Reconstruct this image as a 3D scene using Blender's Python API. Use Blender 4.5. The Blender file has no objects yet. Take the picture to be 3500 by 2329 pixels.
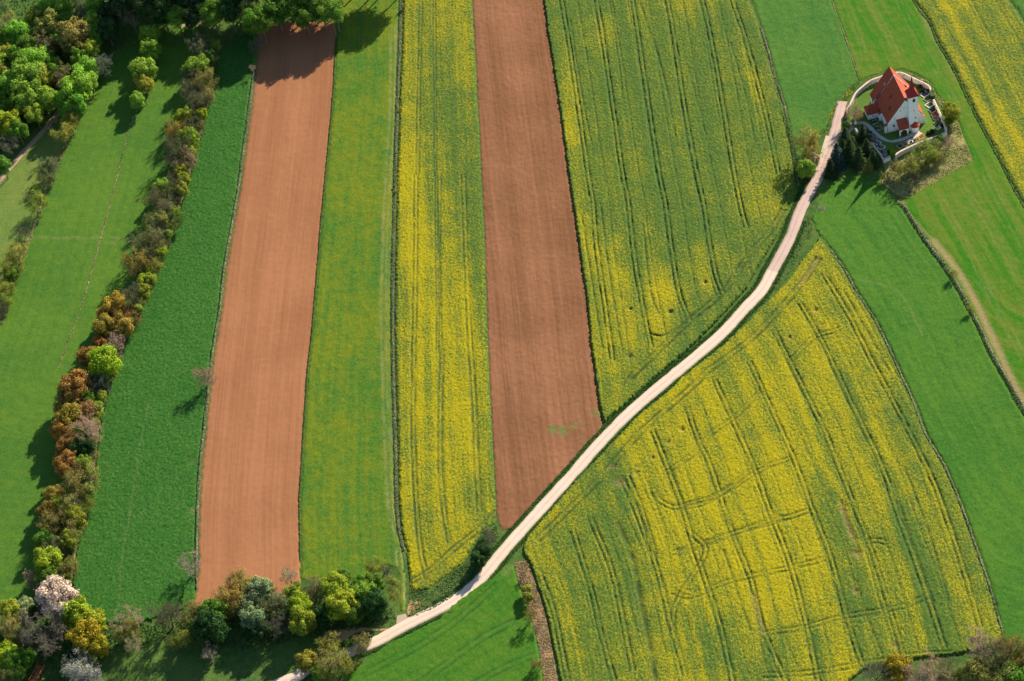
import bpy, math, random
import numpy as np
from mathutils import Vector
# ------------------------------------------------------------------ camera, world, sun, exposure
TAU=math.radians(40); RHO=math.radians(12.5); FPX=8200.0; DIST=FPX/11.5
cF=np.array([0,math.sin(TAU),-math.cos(TAU)])
_r0=np.array([1.,0,0]); _u0=np.array([0,math.cos(TAU),math.sin(TAU)])
cR=math.cos(RHO)*_r0-math.sin(RHO)*_u0; cU=math.sin(RHO)*_r0+math.cos(RHO)*_u0
cC=np.array([0,-DIST*math.sin(TAU),DIST*math.cos(TAU)])
scene=bpy.context.scene
cam=bpy.data.cameras.new("camera"); camo=bpy.data.objects.new("camera",cam); scene.collection.objects.link(camo)
from mathutils import Matrix
M=Matrix.Identity(4)
for i in range(3):
    M[i][0]=cR[i]; M[i][1]=cU[i]; M[i][2]=-cF[i]; M[i][3]=cC[i]
camo.matrix_world=M
cam.sensor_width=36; cam.lens=FPX/3500*36; cam.clip_start=1; cam.clip_end=20000
scene.camera=camo
SUN_EL=math.radians(29.5); SUN_AZ=math.radians(45)      # towards +X+Y
world=bpy.data.worlds.new("World"); scene.world=world; world.use_nodes=True
nt=world.node_tree; bg=nt.nodes["Background"]
sky=nt.nodes.new("ShaderNodeTexSky"); sky.sky_type='NISHITA'; sky.sun_disc=False
sky.sun_elevation=SUN_EL; sky.sun_rotation=math.radians(90)-SUN_AZ; sky.air_density=1.3; sky.ozone_density=2.5; sky.dust_density=0.4
nt.links.new(sky.outputs[0],bg.inputs[0]); bg.inputs[1].default_value=0.078
sl=bpy.data.lights.new("sun",'SUN'); sl.energy=5.0; sl.angle=math.radians(0.5); sl.color=(1.0,0.89,0.68)
so=bpy.data.objects.new("sun",sl); scene.collection.objects.link(so)
sd=Vector((math.cos(SUN_EL)*math.cos(SUN_AZ),math.cos(SUN_EL)*math.sin(SUN_AZ),math.sin(SUN_EL)))
so.rotation_euler=sd.to_track_quat('Z','Y').to_euler()
scene.view_settings.view_transform='Standard'; scene.view_settings.look='None'
scene.view_settings.exposure=1.12; scene.view_settings.gamma=1.0
scene.cycles.max_bounces=5; scene.cycles.diffuse_bounces=3; scene.cycles.transparent_max_bounces=4

# ------------------------------------------------------------------ surveying: readings in the photo -> points on the ground
REG=dict(TL=(0,0,2.6133),ML=(0,600,2.6133),NL=(0,1200,2.6133),BL=(0,1729,2.6133),BM=(600,1729,2.6133),TM=(600,0,2.6133),
 CH=(2700,180,3.1357),Z8=(2880,210,5.808),N1=(2960,220,9.8),N2=(2960,340,9.8),N3=(2790,380,6.032),N5=(3080,240,6.533),
 MB=(1400,1600,2.1511),RB=(2300,1600,1.9642),RM=(2600,600,2.24),CM=(1800,700,2.6133),CL=(1200,600,2.6133),TC=(1900,0,2.6133),
 TR=(2700,0,2.946),CB=(1800,1300,2.6133),B2=(2700,2100,2.946),OV=(0,0,0.67343),P3=(2760,620,11.2),P1=(40,2200,11.785),P6=(1300,1900,5.225),Q1=(1709,1026,1.7242))
def full(r,x,y): a=REG[r]; return a[0]+x/a[2],a[1]+y/a[2]
def gp(r,x,y,z=0.0):
    X,Y=full(r,x,y)
    d=cF*FPX+(X-1750)*cR-(Y-1164.5)*cU
    return cC+d*((z-cC[2])/d[2])
def L(r,pts,z=0.0): return [gp(r,x,y,z)[:2] for x,y in pts]
def mscale(r,x,y,rad):          # radius read in a region -> metres
    X,Y=full(r,x,y); d=cF*FPX+(X-1750)*cR-(Y-1164.5)*cU
    return rad/REG[r][2]*(-cC[2]/d[2])
def smooth(P,n=5):
    P=[np.array(p,float) for p in P]
    if len(P)<3: return np.array(P)
    Q=[2*P[0]-P[1]]+P+[2*P[-1]-P[-2]]; out=[]
    for i in range(1,len(Q)-2):
        for k in range(n):
            t=k/n; a,b,c,d=Q[i-1],Q[i],Q[i+1],Q[i+2]
            out.append(.5*((2*b)+(c-a)*t+(2*a-5*b+4*c-d)*t*t+(3*b-a-3*c+d)*t**3))
    out.append(P[-1]); return np.array(out)

# ------------------------------------------------------------------ helpers
rng=np.random.default_rng(7); random.seed(7)
_tab=rng.random((256,256))
def vn(x,y,s=0):
    x=x+s*17.3; y=y+s*9.1
    ix=np.floor(x).astype(int); iy=np.floor(y).astype(int); fx=x-ix; fy=y-iy
    fx=fx*fx*(3-2*fx); fy=fy*fy*(3-2*fy)
    a=_tab[ix&255,iy&255]; b=_tab[(ix+1)&255,iy&255]; c=_tab[ix&255,(iy+1)&255]; d=_tab[(ix+1)&255,(iy+1)&255]
    return (a*(1-fx)+b*fx)*(1-fy)+(c*(1-fx)+d*fx)*fy
def fbm(x,y,s=0,o=3): 
    r=0;a=.5;t=0
    for k in range(o): r=r+a*vn(x*2**k,y*2**k,s+k*3); t+=a; a*=.5
    return r/t
def sstep(a,b,x): t=np.clip((x-a)/(b-a),0,1); return t*t*(3-2*t)
def mesh(name,V,Fc,attrs=None,smooth_=False):
    me=bpy.data.meshes.new(name); V=np.asarray(V,np.float32)
    if isinstance(Fc,np.ndarray):
        nf,k=Fc.shape; me.vertices.add(len(V)); me.vertices.foreach_set('co',V.ravel())
        me.loops.add(nf*k); me.loops.foreach_set('vertex_index',Fc.astype(np.int32).ravel())
        me.polygons.add(nf); me.polygons.foreach_set('loop_start',np.arange(0,nf*k,k,dtype=np.int32))
        me.update(calc_edges=True)
    else: me.from_pydata([tuple(map(float,v)) for v in V],[],Fc); me.update()
    for n,a in (attrs or {}).items():
        at=me.attributes.new(n,'FLOAT','POINT'); at.data.foreach_set('value',np.asarray(a,np.float32))
    if smooth_: me.polygons.foreach_set('use_smooth',[True]*len(me.polygons))
    return me
def ob(name,data,mat=None,parent=None,loc=None,label=None,cat=None,group=None,kind=None):
    o=bpy.data.objects.new(name,data); scene.collection.objects.link(o)
    if mat is not None and data is not None and not data.materials: data.materials.append(mat)
    if parent: o.parent=parent
    if loc is not None: o.location=loc
    if label: o['label']=label
    if cat: o['category']=cat
    if group: o['group']=group
    if kind: o['kind']=kind
    return o
class MB:
    def __init__(s): s.v=[]; s.f=[]
    def poly(s,pts): n=len(s.v); s.v+= [tuple(p) for p in pts]; s.f.append(tuple(range(n,n+len(pts)))); return s
    def prism(s,pts,z0,z1):                # pts 2D ccw
        n=len(s.v);k=len(pts); s.v+=[(p[0],p[1],z0) for p in pts]+[(p[0],p[1],z1) for p in pts]
        s.f.append(tuple(range(n+k-1,n-1,-1))); s.f.append(tuple(range(n+k,n+2*k)))
        for i in range(k): j=(i+1)%k; s.f.append((n+i,n+j,n+k+j,n+k+i))
        return s
    def box(s,x0,x1,y0,y1,z0,z1): return s.prism([(x0,y0),(x1,y0),(x1,y1),(x0,y1)],z0,z1)
    def slab(s,pts,t):                     # 3D polygon thickened along its normal
        P=[Vector(p) for p in pts]; nrm=(P[1]-P[0]).cross(P[2]-P[0]).normalized()
        if nrm.z<0: P.reverse(); nrm=-nrm
        n=len(s.v);k=len(P); s.v+=[tuple(p-nrm*t) for p in P]+[tuple(p) for p in P]
        s.f.append(tuple(range(n+k-1,n-1,-1))); s.f.append(tuple(range(n+k,n+2*k)))
        for i in range(k): j=(i+1)%k; s.f.append((n+i,n+j,n+k+j,n+k+i))
        return s
    def frustum(s,pts0,z0,pts1,z1):
        n=len(s.v);k=len(pts0); s.v+=[(p[0],p[1],z0) for p in pts0]+[(p[0],p[1],z1) for p in pts1]
        s.f.append(tuple(range(n+k-1,n-1,-1))); s.f.append(tuple(range(n+k,n+2*k)))
        for i in range(k): j=(i+1)%k; s.f.append((n+i,n+j,n+k+j,n+k+i))
        return s
    def out(s,name,mat,parent=None,**k): return ob(name,mesh(name,s.v,s.f),mat,parent,**k)
def segdist(X,Y,P,band=None):
    """distance to polyline; with band only points nearer than band are resolved"""
    D=np.full(X.shape,1e9)
    P=np.asarray(P)
    for a,b in zip(P[:-1],P[1:]):
        if band is not None:
            m=(X>min(a[0],b[0])-band)&(X<max(a[0],b[0])+band)&(Y>min(a[1],b[1])-band)&(Y<max(a[1],b[1])+band)
            idx=np.nonzero(m)[0]
            if not len(idx): continue
            x=X[idx];y=Y[idx]
        else: idx=slice(None); x=X;y=Y
        d=b-a; l=max(d@d,1e-9); t=np.clip(((x-a[0])*d[0]+(y-a[1])*d[1])/l,0,1)
        q=np.hypot(x-a[0]-t*d[0],y-a[1]-t*d[1]); D[idx]=np.minimum(D[idx],q)
    return D
def inside(X,Y,P):
    c=np.zeros(X.shape,bool); n=len(P)
    for i in range(n):
        x0,y0=P[i]; x1,y1=P[(i+1)%n]
        if y0==y1: continue
        m=((Y<y0)!=(Y<y1))&(X<(x1-x0)*(Y-y0)/(y1-y0)+x0); c^=m
    return c

# ------------------------------------------------------------------ materials
class NT:
    def __init__(s,name):
        s.m=bpy.data.materials.new(name); s.m.use_nodes=True; s.t=s.m.node_tree; s.t.nodes.clear()
        s.outn=s.n('ShaderNodeOutputMaterial')
    def n(s,t,**k):
        o=s.t.nodes.new(t)
        for a,v in k.items(): setattr(o,a,v)
        return o
    def l(s,a,b): s.t.links.new(a,b)
    def set(s,inp,v):
        if hasattr(v,'links') or isinstance(v,bpy.types.NodeSocket): s.l(v,inp)
        else: inp.default_value=v
    def math(s,op,a,b=0.0,c=None,clamp=False):
        o=s.n('ShaderNodeMath',operation=op,use_clamp=clamp); s.set(o.inputs[0],a); s.set(o.inputs[1],b)
        if c is not None: s.set(o.inputs[2],c)
        return o.outputs[0]
    def mix(s,f,a,b,bt='MIX'):
        o=s.n('ShaderNodeMix',data_type='RGBA',blend_type=bt); s.set(o.inputs[0],f)
        for i,v in ((6,a),(7,b)):
            if isinstance(v,tuple): v=(*v[:3],1.0)
            s.set(o.inputs[i],v)
        return o.outputs[2]
    def attr(s,name): return s.n('ShaderNodeAttribute',attribute_name=name).outputs['Fac']
    def pos(s): return s.n('ShaderNodeNewGeometry').outputs['Position']
    def noise(s,vec,scale,detail=3,rough=.55,out='Fac'):
        o=s.n('ShaderNodeTexNoise'); s.l(vec,o.inputs['Vector']); o.inputs['Scale'].default_value=scale; o.inputs['Detail'].default_value=detail; o.inputs['Roughness'].default_value=rough
        return o.outputs[out]
    def maprange(s,v,a,b,c=0.,d=1.):
        o=s.n('ShaderNodeMapRange',clamp=True); s.set(o.inputs[0],v)
        for i,x in enumerate((a,b,c,d)): s.set(o.inputs[i+1],x)
        return o.outputs[0]
    def vec(s,x,y,z=0.0):
        o=s.n('ShaderNodeCombineXYZ'); s.set(o.inputs[0],x); s.set(o.inputs[1],y); s.set(o.inputs[2],z); return o.outputs[0]
    def sep(s,v): o=s.n('ShaderNodeSeparateXYZ'); s.l(v,o.inputs[0]); return o.outputs
    def finish(s,col,rough=.9,bump=None,bs=.3,bd=.05,trans=0.0,spec=.2,metal=0):
        p=s.n('ShaderNodeBsdfPrincipled'); s.set(p.inputs['Base Color'],(*col,1) if isinstance(col,tuple) else col)
        s.set(p.inputs['Roughness'],rough); p.inputs['Specular IOR Level'].default_value=spec; p.inputs['Metallic'].default_value=metal
        if bump is not None:
            b=s.n('ShaderNodeBump'); s.l(bump,b.inputs['Height']); b.inputs['Strength'].default_value=bs; b.inputs['Distance'].default_value=bd; s.l(b.outputs[0],p.inputs['Normal'])
        o=p.outputs[0]
        if trans:
            t=s.n('ShaderNodeBsdfTranslucent'); s.set(t.inputs[0],(*col,1) if isinstance(col,tuple) else col)
            m=s.n('ShaderNodeMixShader'); m.inputs[0].default_value=trans; s.l(o,m.inputs[1]); s.l(t.outputs[0],m.inputs[2]); o=m.outputs[0]
        s.l(o,s.outn.inputs[0]); return s.m
def m_plain(name,col,rough=.85,var=.15,scale=1.5,metal=0,spec=.2):
    N=NT(name); p=N.pos(); n=N.noise(p,scale,4); n2=N.noise(p,scale*9,2)
    v=N.math('ADD',N.math('MULTIPLY',n,1.4),N.math('MULTIPLY',n2,.6)); v=N.maprange(v,.6,1.4,1-var*2,1+var*2)
    c=N.mix(1.0,col,N.vec(v,v,v),'MULTIPLY'); return N.finish(c,rough,n2,.3,.02,metal=metal,spec=spec)
def m_leaf(name='foliage',trans=.35):
    N=NT(name); oi=N.n('ShaderNodeObjectInfo'); t=N.attr('tone'); 
    v=N.maprange(t,0,1,.5,1.5); c=N.mix(1.0,oi.outputs['Color'],N.vec(v,v,N.math('MULTIPLY',v,.9)),'MULTIPLY')
    h=N.n('ShaderNodeHueSaturation'); N.l(c,h.inputs['Color']); N.set(h.inputs['Hue'],N.maprange(N.attr('hue'),0,1,.485,.515)); 
    return N.finish(h.outputs[0],.75,trans=trans,spec=.15)
def m_tuft(name,c1,c2,c3=None):
    N=NT(name); t=N.attr('tone'); c=N.mix(N.maprange(t,.2,.8),c1,c2)
    if c3: c=N.mix(N.maprange(t,.60,.66),c,c3)
    return N.finish(c,.9,trans=.2,spec=.1)
LEAF=m_leaf(); BARK=m_plain('bark',(.16,.125,.09),.9,.25,2)
TWIG=None
def m_twig():
    N=NT('twig'); oi=N.n('ShaderNodeObjectInfo'); return N.finish(oi.outputs['Color'],.9,spec=.1)
TWIG=m_twig()
def m_rape():
    N=NT('rapeseed'); P=N.pos(); xyz=N.sep(P); flat=N.vec(xyz[0],xyz[1])
    n1=N.noise(flat,1.5,4,.75); n2=N.noise(flat,3.6,2,.6); off=N.attr('off'); st=N.noise(N.vec(off,N.math('MULTIPLY',N.math('ADD',xyz[0],xyz[1]),.025)),1.3,3,.7); bl=N.math('ADD',N.attr('bloom'),N.math('MULTIPLY',N.math('SUBTRACT',st,.5),.42)); rut=N.attr('rut'); bare=N.attr('bare')
    f=N.math('ADD',N.math('ADD',N.math('MULTIPLY',N.math('SUBTRACT',n1,.5),4.2),N.math('MULTIPLY',N.math('SUBTRACT',n2,.5),3.2)),N.math('MULTIPLY',N.math('SUBTRACT',bl,.5),2.0))
    f=N.maprange(f,-.40,.62)
    g=N.mix(N.noise(flat,.9,3,out='Fac'),(.030,.084,.012),(.088,.150,.024))
    y=N.mix(n2,(.215,.195,.003),(.43,.355,.004))
    c=N.mix(f,g,y)
    # random fine grain darkens and lightens the crop colour
    g_=N.maprange(N.math('ADD',N.math('MULTIPLY',N.noise(flat,2.6,3,.8),.6),N.math('MULTIPLY',N.noise(flat,6.0,1),.4)),.38,.60,.55,1.28)
    c=N.mix(1.0,c,N.vec(g_,g_,g_),'MULTIPLY')
    c=N.mix(N.math('MULTIPLY',rut,.85,clamp=True),c,(.035,.070,.022))
    c=N.mix(N.math('MULTIPLY',bare,N.maprange(N.noise(flat,1.2,3),.35,.6),clamp=True),c,(.23,.125,.07))
    return N.finish(c,.85,n2,.6,.12,spec=.12,trans=.12)
def m_green(name,ca,cb,cc,stripe=.5,patch=.6,fine=.5,sc=1.0,fleck=None,flk=.72,ruts=(.30,.24,.13),grain=.30):
    """grass / cereal: stripes follow the drilling direction (off), patches and fine clumps in metres"""
    N=NT(name); P=N.pos(); xyz=N.sep(P); flat=N.vec(xyz[0],xyz[1]); off=N.attr('off')
    st=N.noise(N.vec(N.math('MULTIPLY',off,1.0),N.math('MULTIPLY',N.math('ADD',xyz[0],xyz[1]),.02)),.55*sc,4,.65)
    pa=N.noise(flat,.035,5,.6); fi=N.noise(flat,1.5,4,.7); f2=N.noise(flat,.28,4,.6)
    a=N.math('ADD',N.math('MULTIPLY',N.math('SUBTRACT',st,.5),stripe*3),N.math('MULTIPLY',N.math('SUBTRACT',pa,.5),patch*4))
    a=N.math('ADD',N.math('ADD',a,N.math('MULTIPLY',N.math('SUBTRACT',f2,.5),1.6)),.5,clamp=True)
    c=N.mix(a,ca,cb)
    b=N.maprange(N.math('ADD',N.math('MULTIPLY',fi,.7),N.math('MULTIPLY',N.noise(flat,4.5,2),.3)),.42,.58)
    c=N.mix(N.math('MULTIPLY',b,fine),c,cc)
    if fleck: c=N.mix(N.maprange(N.math('ADD',N.math('MULTIPLY',N.noise(flat,2.6,2),.6),N.math('MULTIPLY',pa,.5)),flk,flk+.05),c,fleck)
    c=N.mix(N.attr('rut'),c,ruts)
    c=N.mix(N.math('MULTIPLY',N.attr('bare'),N.maprange(N.math('ADD',fi,N.math('SUBTRACT',N.attr('bare'),.5)),.35,.85),clamp=True),c,(.26,.185,.095))
    g_=N.maprange(N.math('ADD',N.math('MULTIPLY',N.noise(flat,2.1,3,.75),.65),N.math('MULTIPLY',N.noise(flat,5.5,1),.35)),.36,.64,1-grain,1+grain)
    c=N.mix(1.0,c,N.vec(g_,g_,g_),'MULTIPLY')
    return N.finish(c,.9,fi,.5,.15,spec=.1,trans=0)
def m_soil(name,ca,cb,weeds=0.,grain=.10):
    N=NT(name); P=N.pos(); xyz=N.sep(P); flat=N.vec(xyz[0],xyz[1]); off=N.attr('off')
    al=N.math('MULTIPLY',N.math('ADD',xyz[1],N.math('MULTIPLY',xyz[0],.2)),.012)
    st=N.noise(N.vec(off,al),1.1,5,.7); wide=N.noise(N.vec(off,al),.12,3); pa=N.noise(flat,.04,4); fi=N.noise(flat,2.2,3,.7)
    a=N.math('ADD',N.math('ADD',N.math('MULTIPLY',N.math('SUBTRACT',st,.5),2.4),N.math('MULTIPLY',N.math('SUBTRACT',wide,.5),2.2)),N.math('MULTIPLY',N.math('SUBTRACT',pa,.5),2.2))
    a=N.math('ADD',N.math('ADD',a,.5),N.math('MULTIPLY',N.math('SUBTRACT',fi,.5),.9),clamp=True); c=N.mix(a,ca,cb)
    c=N.mix(N.math('MULTIPLY',N.attr('rut'),.4),c,tuple(x*.55 for x in ca))
    if weeds:
        w=N.maprange(N.math('ADD',N.math('ADD',N.noise(flat,1.3,4,.75),N.math('MULTIPLY',N.noise(N.vec(off,al),.25,3),.55)),N.math('MULTIPLY',N.attr('bare'),.5)),.93,1.02)
        c=N.mix(N.math('MULTIPLY',w,weeds),c,(.10,.14,.04))
    g_=N.maprange(N.math('ADD',N.math('MULTIPLY',N.noise(flat,2.6,3,.75),.6),N.math('MULTIPLY',N.noise(N.vec(off,al),3.0,3,.7),.4)),.36,.64,1-grain,1+grain)
    c=N.mix(1.0,c,N.vec(g_,g_,g_),'MULTIPLY')
    s=N.maprange(N.noise(flat,6,2),.70,.74); c=N.mix(N.math('MULTIPLY',s,.6),c,(.42,.24,.15))
    return N.finish(c,.95,N.math('ADD',fi,st),.5,.08,spec=.05)
# ------------------------------------------------------------------ ground sheet, fields, road
OV=lambda pts: L('OV',pts)
def m_ground():
    N=NT('verge_ground'); P=N.pos(); xyz=N.sep(P); flat=N.vec(xyz[0],xyz[1])
    a=N.noise(flat,.05,6,.65); b=N.noise(flat,.6,5,.7); c=N.mix(N.maprange(a,.4,.6),(.030,.085,.018),(.075,.135,.025))
    c=N.mix(N.maprange(b,.45,.7),c,(.11,.13,.04)); c=N.mix(N.maprange(N.noise(flat,2.5,3),.5,.7),c,(.03,.06,.015))
    return N.finish(c,.95,b,.6,.3,spec=.05)
gv=[(-4000,-4000,0),(4000,-4000,0),(4000,4000,0),(-4000,4000,0)]
ob('ground',mesh('ground',gv,[(0,1,2,3)]),m_ground(),kind='structure',label='rough green grassland running under and around all the fields',cat='ground')
_fz=[0.03]
def field(name,poly,mat,ref,cell=.5,H=.1,amp=.08,ascale=.7,edge=.4,ruts=(),bloom=None,base_bloom=0,bare=(),low=None,label='',cat='field',kind='structure',ravel=0.5,streak=.3):
    poly=np.array(poly); z0=_fz[0]; _fz[0]+=.004
    x0,y0=poly.min(0)-1.5*cell; x1,y1=poly.max(0)+1.5*cell
    gx=np.arange(x0,x1,cell); gy=np.arange(y0,y1,cell); nx,ny=len(gx),len(gy)
    X,Y=np.meshgrid(gx,gy); X=X.ravel(); Y=Y.ravel()
    ins=inside(X,Y,poly)
    q=(np.arange(ny-1)[:,None]*nx+np.arange(nx-1)[None,:]).ravel()
    Q=np.stack([q,q+1,q+1+nx,q+nx],1); k=ins[Q].any(1); Q=Q[k]
    used=np.zeros(nx*ny,bool); used[Q.ravel()]=True; idx=np.nonzero(used)[0]; rem=np.zeros(nx*ny,int); rem[idx]=np.arange(len(idx)); Q=rem[Q]
    X=X[idx];Y=Y[idx];ins=ins[idx]; n=len(X)
    X=X+rng.uniform(-.28,.28,n)*cell; Y=Y+rng.uniform(-.28,.28,n)*cell
    d=segdist(X,Y,np.vstack([poly,poly[:1]]),band=4.0); d=np.minimum(d,9)
    off=segdist(X,Y,smooth(ref,3))
    rut=np.zeros(n); 
    for r in ruts:
        pts,gauge,st,w=(list(r)+[0.5])[:4] if len(r)<4 else r
        P=smooth(pts,10)
        T=np.gradient(P,axis=0); T/=np.linalg.norm(T,axis=1)[:,None]; Nn=np.stack([-T[:,1],T[:,0]],1)
        for s in ((-.5,.5) if gauge else (0,)):
            PP=P+Nn*gauge*s+rng.normal(0,.05,P.shape)
            dd=segdist(X,Y,PP,band=2.0); v=st*np.exp(-(dd/w)**2)*(.25+1.1*vn(X*.4,Y*.4,11+s))
            rut=np.maximum(rut,np.clip(v,0,1))
    ba=np.zeros(n)
    for (c,rx,s) in bare:
        if isinstance(c,tuple) and c[0]=='line': dd=segdist(X,Y,smooth(c[1],5),band=rx*3)
        else: dd=np.hypot(X-c[0],Y-c[1])
        ba=np.maximum(ba,s*np.exp(-(dd/rx)**2))
    nz=fbm(X*ascale,Y*ascale,3,3); h=H*(1-.72*rut)*(1-.85*np.clip(ba,0,1))
    z=z0+sstep(0,edge,d+ravel*(nz-.5)*2)*h+ (nz-.5)*2*amp*(1-.8*rut)+rng.uniform(-.5,.5,n)*amp*1.6*(1-.7*rut)
    z=np.maximum(z,z0+.01); z[~ins]=-.25
    at=dict(off=off,rut=rut,bare=ba)
    if bloom is not None:
        b=np.full(n,float(base_bloom)); 
        for (c,rx,ry,v) in bloom:
            g=np.exp(-(((X-c[0])/rx)**2+((Y-c[1])/ry)**2)); b=b*(1-g)+v*g
        b+=streak*(vn(off*.45,(X+Y)*.012,5)-.5)+streak*.8*(vn(off*1.5,(X+Y)*.02,6)-.5)+.30*(fbm(X*.07,Y*.07,9)-.5)+.3*(fbm(X*.3,Y*.3,19)-.5)
        b*=sstep(0,1.2,d)*.5+.5
        at['bloom']=b
    me=mesh(name,np.stack([X,Y,z],1),Q,at)
    return ob(name,me,mat,label=label,cat=cat,kind=kind)
def B(x,y,rx,ry,v): return (gp('OV',x,y)[:2],rx*.13,ry*.175,v)
GA=1.35
# ---- shared boundary lines (overview readings), left to right
H1=[(260,120),(242,175),(214,214),(180,276),(160,317),(121,404),(103,455),(82,512),(62,569),(28,656),(0,744),(-40,850),(-80,980)]
S1=[(360,150),(332,216),(314,258),(294,309),(271,404),(258,455),(232,548),(211,626),(186,713),(165,765),(135,850)]
H2R=[(520,70),(505,120),(490,186),(482,227),(464,309),(438,404),(407,502),(392,559),(356,636),(327,713),(304,752),(283,808),(271,849),(250,898),(240,937),(229,988),(224,1027),(216,1112),(204,1156),(196,1212),(180,1254),(170,1308),(166,1345),(180,1396)]
HL3=[(590,60),(585,155),(577,219),(567,296),(554,387),(549,430),(533,520),(515,623),(505,713),(492,790),(487,821),(479,898),(469,988),(459,1079),(454,1169),(452,1241),(452,1319),(453,1355)]
B1L=[(x+6,y) for x,y in HL3]
B1R=[(776,40),(774,85),(772,116),(765,232),(749,404),(740,500),(730,620),(718,760),(708,850),(698,1000),(692,1100),(689,1164),(691,1293),(691,1345)]
HL4=[(926,-220),(922,21),(919,129),(915,219),(913,283),(909,404),(907,500),(904,620),(903,760),(905,860),(908,960),(911,1060),(913,1164),(919,1223),(930,1267),(935,1319),(938,1352)]
B2L=[(1078,-220),(1087,0),(1092,90),(1097,180),(1103,300),(1108,404),(1112,481),(1116,559),(1119,662),(1124,808),(1128,900),(1136,1050),(1143,1180),(1148,1208)]
Y2L=[(1232,-220),(1252,0),(1262,80),(1275,160),(1290,260),(1300,330),(1309,404),(1321,481),(1339,610),(1352,700),(1362,808),(1372,875),(1380,940),(1389,990)]
HL5=[(1680,-220),(1727,0),(1751,64),(1769,124),(1784,180),(1805,245),(1820,322),(1831,387),(1838,430)]
G34=[(1840,-220),(1914,0),(1935,57),(1955,114),(1969,160),(1978,185)]
HL7=[(2000,-220),(2101,0),(2138,50),(2156,96),(2188,149),(2218,210),(2245,267),(2290,350),(2330,430),(2356,475),(2440,610)]
HL6=[(2066,466),(2082,476),(2097,500),(2136,560),(2172,608),(2196,644),(2226,696),(2256,756),(2286,819),(2319,875),(2356,940),(2440,1080)]
Y4R=[(1888,548),(1913,578),(1943,620),(1973,675),(2007,726),(2040,789),(2079,875),(2100,920),(2130,1000),(2176,1077),(2218,1180),(2252,1276),(2283,1368),(2308,1458),(2330,1540)]
ROADC=[(590,1600),(656,1568),(682,1558),(713,1538),(765,1519),(816,1496),(868,1476),(906,1455),(958,1427),(1006,1404),(1053,1377),(1093,1346),(1118,1319),(1162,1265),(1209,1212),(1256,1160),(1331,1077),(1367,1035),(1444,955),(1534,877),(1598,824),(1663,767),(1714,711),(1753,669),(1778,624),(1818,549),(1841,488),(1865,440),(1886,404),(1899,370),(1912,336),(1922,304),(1931,267),(1939,234)]
rev=lambda l:list(reversed(l))
def sh(l,dx,dy=0): return [(x+dx,y+dy) for x,y in l]
# ---- meadows and cereals
mead=m_green('meadow_grass',(.026,.098,.012),(.058,.130,.014),(.095,.150,.016),.6,.75,.45,fleck=(.16,.16,.02),flk=.74)
far=m_green('dry_meadow_grass',(.055,.130,.022),(.13,.16,.035),(.16,.18,.04),.25,.6,.4)
field('meadow',OV([(-120,620),(-60,560),(0,424),(55,356),(111,294),(135,300)]+H1[4:]+[(-140,980)]),far,OV(H1),cell=.7,H=.05,amp=.04,label='olive meadow left of the leftmost hedge line',cat='meadow',bare=[])
field('meadow',OV(rev(H1)+[(330,60),(470,60)]+[(500,100)]+sh(H2R[2:],-40)[:22]+[(60,1500),(-80,1500),(-80,980)]),mead,OV(S1),cell=.6,H=.08,amp=.07,
   label='wide smooth green meadow between the two left hedgerows',cat='meadow',ruts=[(OV([(240,560),(300,556),(330,540)]),0,.2,.4),(L('ML',[(280,560),(700,560),(1180,560)]),0,.25,.3)],bare=[(('line',OV(S1[:9])),.7,.4)])
wheat=m_green('dense_cereal',(.024,.100,.012),(.052,.136,.020),(.008,.050,.008),.25,.4,.8,sc=1.6,grain=.42)
field('cereal_field',OV(H2R[1:]+[(205,1420),(245,1437),(300,1436),(358,1424),(423,1404),(448,1380)]+rev(sh(HL3,-3))),wheat,OV(HL3),cell=.34,H=.4,amp=.12,ascale=1.6,
   label='dark green cereal field left of the left ploughed strip',cat='field',kind='stuff',ruts=[(L('NL',[(1330,480),(1290,680),(1250,900),(1215,1130),(1180,1350),(1160,1500)])+L('BL',[(1130,230),(1100,420),(1080,640),(1070,900)]),0,.12,.3)],bare=[(gp('BL',1725,50)[:2],2.0,.6),(gp('NL',1720,1000)[:2],2.2,.5)])
pm=m_green('flowery_meadow',(.016,.100,.012),(.098,.135,.006),(.12,.15,.012),.8,.9,.6,fleck=(.30,.20,.02),flk=.70,grain=.36)
brs=[(gp('BM',x,y)[:2],.42,.75) for x,y in [(1250,210),(1290,235),(1240,300),(1260,430),(1250,510),(1215,440),(1340,350),(1380,370),(1420,65),(1330,50),(1390,150),(1350,180),(1490,500),(1460,530),(1700,20),(1330,480),(1310,540)]]
field('meadow',OV(sh(B1R,3)[1:-1]+[(693,1335),(760,1345),(850,1330),(890,1300),(915,1310),(921,1409),(934,1409),(935,1319)]+rev(sh(HL4,-5))[1:]+[(925,-220),(790,-220),(785,40)]),pm,OV(B1R),cell=.5,H=.10,amp=.09,
   label='yellowish green flowery meadow between ploughed and rapeseed strips',cat='meadow',bare=brs+[(('line',OV([(895,250),(890,420),(880,600),(880,760),(890,1000),(900,1230)])),1.6,.35)],
   ruts=[(OV([(900,1164),(915,1240),(922,1320),(925,1405)]),1.5,.5,.3),(OV([(905,60),(903,260),(893,404),(885,600),(884,800),(893,1050),(902,1200)]),1.5,.3,.4)])
g3=m_green('young_cereal',(.020,.100,.016),(.050,.128,.018),(.085,.15,.02),.8,.8,.5,fleck=(.16,.16,.02),flk=.76)
field('cereal_field',OV(sh(HL5,3)+[(1846,400),(1858,330),(1880,312),(1900,298),(1912,262),(1925,232),(1945,215),(1978,185)]+rev(G34)),g3,OV(G34),cell=.5,H=.15,amp=.09,label='green cereal field between large rapeseed field and church',cat='field',kind='stuff')
g4=m_green('bright_grass',(.020,.118,.002),(.090,.130,.014),(.050,.135,.006),1.7,.5,.35,sc=.45,ruts=(.17,.17,.06))
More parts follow.
